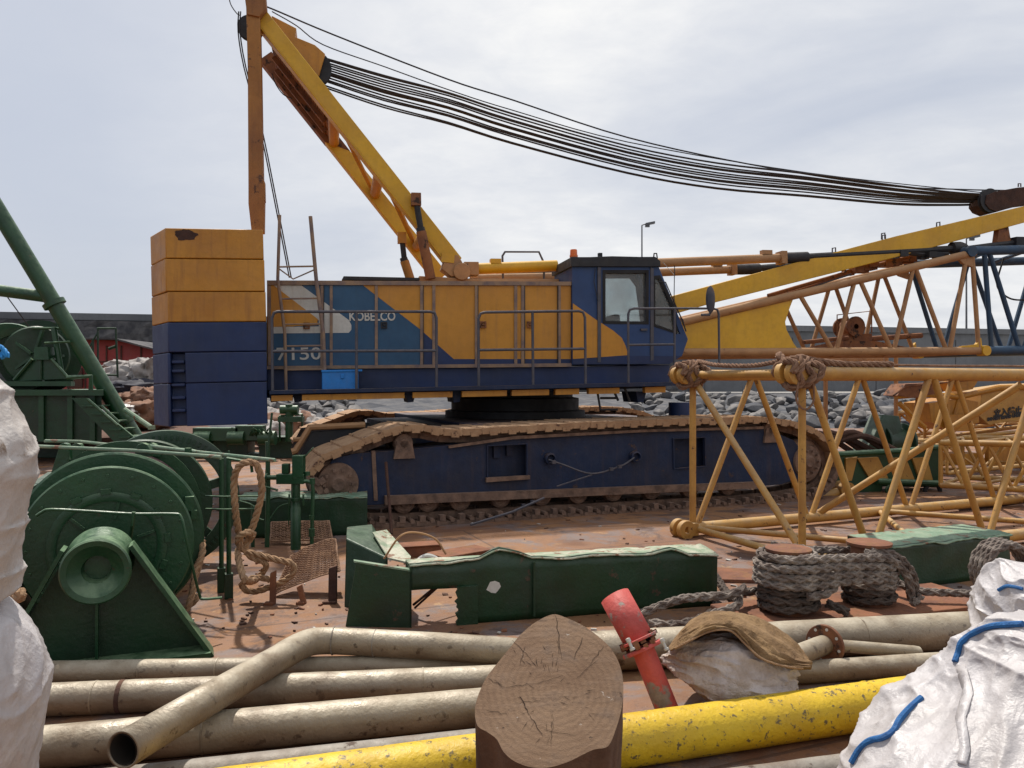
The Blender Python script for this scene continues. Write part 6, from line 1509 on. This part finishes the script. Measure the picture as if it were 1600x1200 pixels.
# red pipe with torn flange
t = thing('pipe', 'flaking red pipe sticking up behind the log, with a rusty bolted joint', 'pipe', P(1035, 1090, 3.85))
ra, rb, rc = P(961, 932, 4.12), P(1001, 1006, 3.98), P(1047, 1120, 3.93)
mb = MB(); mb.tube([ra, rb], .080, 32, cap=False); mb.build('pipe_wall', redp, t, smooth=40).modifiers.new('t', 'SOLIDIFY').thickness = .008
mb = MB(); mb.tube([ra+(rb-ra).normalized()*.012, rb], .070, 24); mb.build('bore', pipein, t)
mb = MB(); mb.tube([rb, rc], .058, 32); mb.build('lower_pipe', redp, t, smooth=40)
du = (rc-ra).normalized(); s1 = du.cross(V3((0, 1, 0))).normalized(); s2 = du.cross(s1)
mb = MB(); mb.lathe(rb+du*.015, du, [(0, 0), (.105, 0), (.11, .006), (.11, .02), (0, .022)], 8); mb.lathe(rb-du*.03, du, [(0, 0), (.10, 0), (.10, .014), (0, .015)], 20)
fg = mb.build('flange', redp, t, smooth=30, bevel=.003)
mb = MB()
for k in range(26):
    a_ = k*.45; q_ = rb-du*rnd.uniform(-.015, .03)+(s1*math.cos(a_)+s2*math.sin(a_))*rnd.uniform(.07, .105); mb.obox(q_, (s1*rnd.uniform(.006, .02)), s2*rnd.uniform(.006, .02), du*rnd.uniform(.006, .02))
mb.build('rust_flake', brownor, fg, smooth=0)
for sx in (983, 1036):
    mb = MB(); q_ = P(sx, 1003, 3.87); mb.lathe(q_-du*.02, du, [(0, 0), (.012, .003), (.012, .02), (.008, .022), (.008, .05), (.013, .052), (.013, .062), (0, .062)], 10); mb.build('bolt', whitep, fg)

# sacks
Rm = Matrix.Rotation(-.18, 3, 'Z') @ Matrix.Rotation(.12, 3, 'Y')
def pin(x, y, z): return .22+.78*min(1, max(0, (x+1.0)/.95))**.6 if x < .0 else (1 if z < 0 else 1-.62*x**1.4)
blob('sack', sackw, 'dirty white woven sack tied at its neck, beside the red pipe', 'sack', P(1140, 1044, 4.05), .345, .24, .185, 2.2, .14, 1.7, .05, .82, res=(150, 80), fine=.006, tilt=Rm, pinch=pin)
# jute cloth draped behind and over the sack
mb = MB(); vs = []; nu, nv = 90, 36
topc = [(1046, 1012, 4.10), (1062, 992, 4.18), (1090, 968, 4.25), (1125, 960, 4.30), (1165, 966, 4.35), (1205, 980, 4.38), (1240, 1006, 4.36), (1262, 1036, 4.22)]
midc = [(1046, 1014, 3.98), (1070, 996, 3.96), (1100, 980, 3.96), (1135, 975, 3.98), (1168, 988, 3.96), (1200, 1008, 3.94), (1236, 1028, 3.96), (1266, 1040, 4.0)]
lowc = [(1048, 1018, 3.90), (1075, 1004, 3.84), (1108, 988, 3.84), (1140, 987, 3.86), (1162, 1006, 3.84), (1188, 1030, 3.82), (1226, 1043, 3.84), (1266, 1047, 3.9)]
bkc = [(1046, 1018, 4.3), (1062, 1010, 4.45), (1090, 1005, 4.6), (1125, 1000, 4.68), (1165, 1002, 4.70), (1205, 1010, 4.66), (1240, 1022, 4.55), (1262, 1040, 4.35)]
rows = [smoothpath([P(*p) for p in c_], 13) for c_ in (bkc, topc, midc, lowc)]
nu = len(rows[0])
for j in range(nv+1):
    f_ = j/nv*3
    for i in range(nu):
        p = smoothpath([rows[0][i], rows[1][i], rows[2][i], rows[3][i]], nv//3)[j]
        s_ = i/nu
        fold = .012*math.sin(f_*13+math.sin(s_*6)*2.0)+.016*(1-2*abs(noise.noise(V3((s_*4, f_*5, 7)))))+.02*noise.noise(V3((s_*5, f_*2.2, 4)))+.008*noise.noise(V3((s_*20, f_*5, 1)))
        vs.append(p+V3((0, -.6, .8))*fold*min(1, s_*6))
mb.add(vs, [(j*nu+i, j*nu+i+1, (j+1)*nu+i+1, (j+1)*nu+i) for j in range(nv) for i in range(nu-1)])
o = mb.build('jute_cloth', jute, smooth=60); o.modifiers.new('t', 'SOLIDIFY').thickness = .006; tag(o, 'brown jute cloth draped behind and over the white woven sack', 'cloth')
mb = MB(); laid_rope(mb, [rows[3][i]+V3((0, -.008, .008)) for i in range(3, nu, 6)], .006); sm = mb.build('hem', hemp, o)

# ================================================================== BIG BAGS
CR = [(.8, .2, .55, 1.9, .055), (-.5, .3, .8, 2.9, .034), (.3, -.9, .4, 4.1, .022), (-.85, .1, -.5, 6.3, .018), (.55, .5, -.66, 10.5, .013), (-.2, .6, .77, 16, .008), (.7, -.5, .5, 26, .004)]
def bigbag(label, m_, levels, seed, nrows=190, nring=300, amp=.05, crease=.035, exp=.72, soft=1.0, lean=True):
    """levels: (z, cx, cy, rx, ry)"""
    lv = smoothpath([V3((z, cx, cy)) for z, cx, cy, rx, ry in levels], 1)
    def interp(f):
        f = f*(len(levels)-1); i = min(int(f), len(levels)-2); k = f-i; k2 = k
        g = lambda c: (lambda p0, p1, p2, p3: .5*((2*p1)+(p2-p0)*k2+(2*p0-5*p1+4*p2-p3)*k2*k2+(3*p1-p0-3*p2+p3)*k2**3))(levels[max(0, i-1)][c], levels[i][c], levels[i+1][c], levels[min(len(levels)-1, i+2)][c])
        return [g(c) for c in range(5)]
    vs = []
    for j in range(nrows+1):
        z, cx, cy, rx, ry = interp(j/nrows)
        for i in range(nring):
            th = 2*math.pi*i/nring; c_, s_ = math.cos(th), math.sin(th)
            x = math.copysign(abs(c_)**exp, c_); y = math.copysign(abs(s_)**exp, s_)
            q = V3((x*rx+seed, y*ry, z))
            wv = noise.noise_vector(q*1.3)*.35
            k = amp*(noise.noise(q*1.8)-.1)
            for f_, a_, st_, pw in ((1.5, .050, .38, 2.0), (3.2, .026, .45, 2.5), (6.5, .012, .6, 3.0), (13, .005, .8, 3.0)):
                qq = V3((q.x+wv.x, q.y+wv.y, (q.z+wv.z)*st_+.35*(q.x if lean else -q.x)))*f_+V3((f_*3, 0, 0))
                rg = 1-min(1, abs(noise.noise(qq))*2.1); k += soft*a_*(rg**pw-.30)
            qq = V3((q.x*.5+wv.x, q.y*.5, q.z*2.2+wv.z))*2.4; rg = 1-min(1, abs(noise.noise(qq))*2.4); k += soft*.020*(rg**3-.2)
            fd = min(1, rx/.2)
            vs.append(V3((cx+x*(rx+k*fd), cy+y*(ry+k*fd), z+.5*k*fd)))
    fs = [(j*nring+i, j*nring+(i+1) % nring, (j+1)*nring+(i+1) % nring, (j+1)*nring+i) for j in range(nrows) for i in range(nring)]
    fs.append(tuple(nrows*nring+i for i in range(nring)))
    o = MB().add(vs, fs).build('bulk_bag', m_, smooth=70)
    return tag(o, label, 'bulk bag')
def levT(y, px, cy, r, z=None, side=1):
    T = (px-800)/F; a_ = abs(math.sin(math.atan(T)))
    cx = T*cy-side*math.sqrt(1+T*T)*r
    return (H+(600-y)/F*(cy+r*a_) if z is None else z, cx, cy, r, r)
bigbag('white bulk bag beside the winch, lower of the two stacked', bagw, [levT(0, 41, 2.4, .46, 0), levT(0, 49, 2.4, .50, .1), levT(1200, 57, 2.4, .52), levT(1120, 71, 2.4, .52), levT(1050, 73, 2.4, .52), levT(990, 53, 2.4, .48), levT(945, 9, 2.4, .40), levT(925, -69, 2.4, .25), levT(920, -169, 2.4, .01)], 3.0, exp=.9, soft=.6)
bigbag('brown-stained bulk bag with blue string, stacked on another beside the winch', bagw2, [levT(950, -60, 2.4, .3), levT(930, 0, 2.4, .40), levT(900, 16, 2.4, .44), levT(820, 34, 2.4, .46), levT(760, 44, 2.4, .46), levT(690, 44, 2.4, .44), levT(650, 24, 2.4, .40), levT(600, 0, 2.4, .34), levT(550, -20, 2.4, .26), levT(520, -40, 2.4, .15), levT(512, -120, 2.4, .01)], 8.0, exp=.9, soft=.7)
mb = MB(); c = P(8, 551, 2.35); laid_rope(mb, [c+V3((-.09, 0, .04)), c+V3((-.04, -.01, .03)), c+V3((-.01, 0, .015)), c+V3((.015, -.01, -.01)), c+V3((-.01, 0, .0)), c+V3((.0, -.01, -.02))], .007); tag(mb.build('string', mat('blue_string', (.02, .25, .60), rough=.6), smooth=40), 'bright blue string knotted at the top of the left bags', 'string')
b_ = bigbag('slumped white bulk bag with blue piping, in front of the yellow pipe', bagw, [levT(0, 1312, 2.75, .60, 0, -1), levT(0, 1312, 2.75, .66, .12, -1), levT(1200, 1340, 2.78, .64, None, -1), levT(1150, 1374, 2.8, .60, None, -1), levT(1105, 1424, 2.82, .54, None, -1), levT(1060, 1472, 2.84, .48, None, -1), levT(1015, 1510, 2.86, .42, None, -1), levT(985, 1537, 2.88, .36, None, -1), levT(966, 1572, 2.9, .25, None, -1), levT(960, 1662, 2.9, .01, None, -1)], 15.0, exp=.92)
bigbag('white bulk bag with a blue seam, standing behind the slumped one', bagw, [levT(0, 1500, 3.6, .45, 0, -1), levT(0, 1500, 3.6, .5, .2, -1), levT(1000, 1530, 3.6, .46, None, -1), levT(960, 1540, 3.6, .42, None, -1), levT(925, 1545, 3.6, .38, None, -1), levT(905, 1556, 3.6, .33, None, -1), levT(886, 1580, 3.6, .24, None, -1), levT(878, 1640, 3.6, .01, None, -1)], 21.0, exp=.92)
def onbag(x, y, o, lift=.006):
    dg = bpy.context.evaluated_depsgraph_get(); C_ = V3((0, 0, H)); r = V3(((x-CX)/F, 1, (CY-y)/F)).normalized()
    bpy.context.view_layer.update()
    inv = o.matrix_world.inverted(); ok, loc, nr, _ = o.ray_cast(inv @ C_, (inv.to_3x3() @ r))
    return (o.matrix_world @ loc)-r*lift if ok else None
def seamline(o, pts, r_):
    q_ = [onbag(x, y, o) for x, y in pts]; q_ = [p for p in q_ if p is not None]
    if len(q_) > 2: MB().tube(smoothpath(q_, 5), r_, 8).build('piping', bluestrap, o)
seamline(b_, [(1492, 1034), (1497, 1020), (1502, 1004), (1516, 992), (1532, 984), (1552, 978), (1576, 976), (1599, 975)], .012)
seamline(b_, [(1330, 1192), (1342, 1172), (1358, 1158), (1380, 1152), (1396, 1142), (1406, 1124), (1422, 1106), (1440, 1090)], .012)
def strap(o, pts, wpx, name='lifting_strap', m_=None):
    a_, b_2 = [], []
    for (x0, y0), (x1, y1) in zip(pts, pts[1:]):
        dx, dy = x1-x0, y1-y0; ln = math.hypot(dx, dy); nx_, ny_ = -dy/ln*wpx/2, dx/ln*wpx/2
        for k in range(5):
            f_ = k/5; x, y = x0+dx*f_, y0+dy*f_
            p, q_ = onbag(x+nx_, y+ny_, o, .010), onbag(x-nx_, y-ny_, o, .010)
            if p is not None and q_ is not None: a_.append(p); b_2.append(q_)
    if len(a_) < 3: return
    n_ = len(a_); mb = MB().add(a_+b_2, [(i, i+1, n_+i+1, n_+i) for i in range(n_-1)])
    st = mb.build(name, m_ or bagw, o, smooth=60); st.modifiers.new('t', 'SOLIDIFY').thickness = .004
strap(b_, [(1500, 1040), (1512, 1080), (1500, 1120), (1508, 1170), (1500, 1198)], 16)
ob = [o for o in bpy.data.objects if o.get('label', '').startswith('white bulk bag with a blue seam')][0]
seamline(ob, [(1560, 922), (1572, 916), (1585, 917), (1598, 920)], .008)

# small rust flakes, chips and scraps scattered on deck (nobody could count them)
mb = MB()
for k in range(520):
    px, py = rnd.uniform(250, 1600), 600+rnd.uniform(70, 400)**1.0
    g = G(px, py)
    if g.y > 14: continue
    a_ = rnd.uniform(0, 6.28); s_ = rnd.uniform(.006, .028); u1_ = V3((math.cos(a_), math.sin(a_), rnd.uniform(-.2, .2)))*s_; v1_ = V3((-math.sin(a_), math.cos(a_), rnd.uniform(-.2, .2)))*s_*rnd.uniform(.3, .9)
    mb.obox(g+UP*.006, u1_, v1_, V3((0, 0, rnd.uniform(.002, .007))), mi=rnd.choice((0, 0, 1, 2)))
tag(mb.build('debris', [rustdark, rustplate, whitep], smooth=0, loc=(0, 6, 0)), 'rust flakes and chips scattered over the steel deck', 'debris', kind='stuff')

mb = MB(); mb.tube([G(612, 834, .02), TF.q(606, 760, .12), TF.q(603, 722, .02)], .018, 8)
tag(mb.build('steel_rod', rustdark), 'thin dark rod leaning against the near track frame', 'rod')
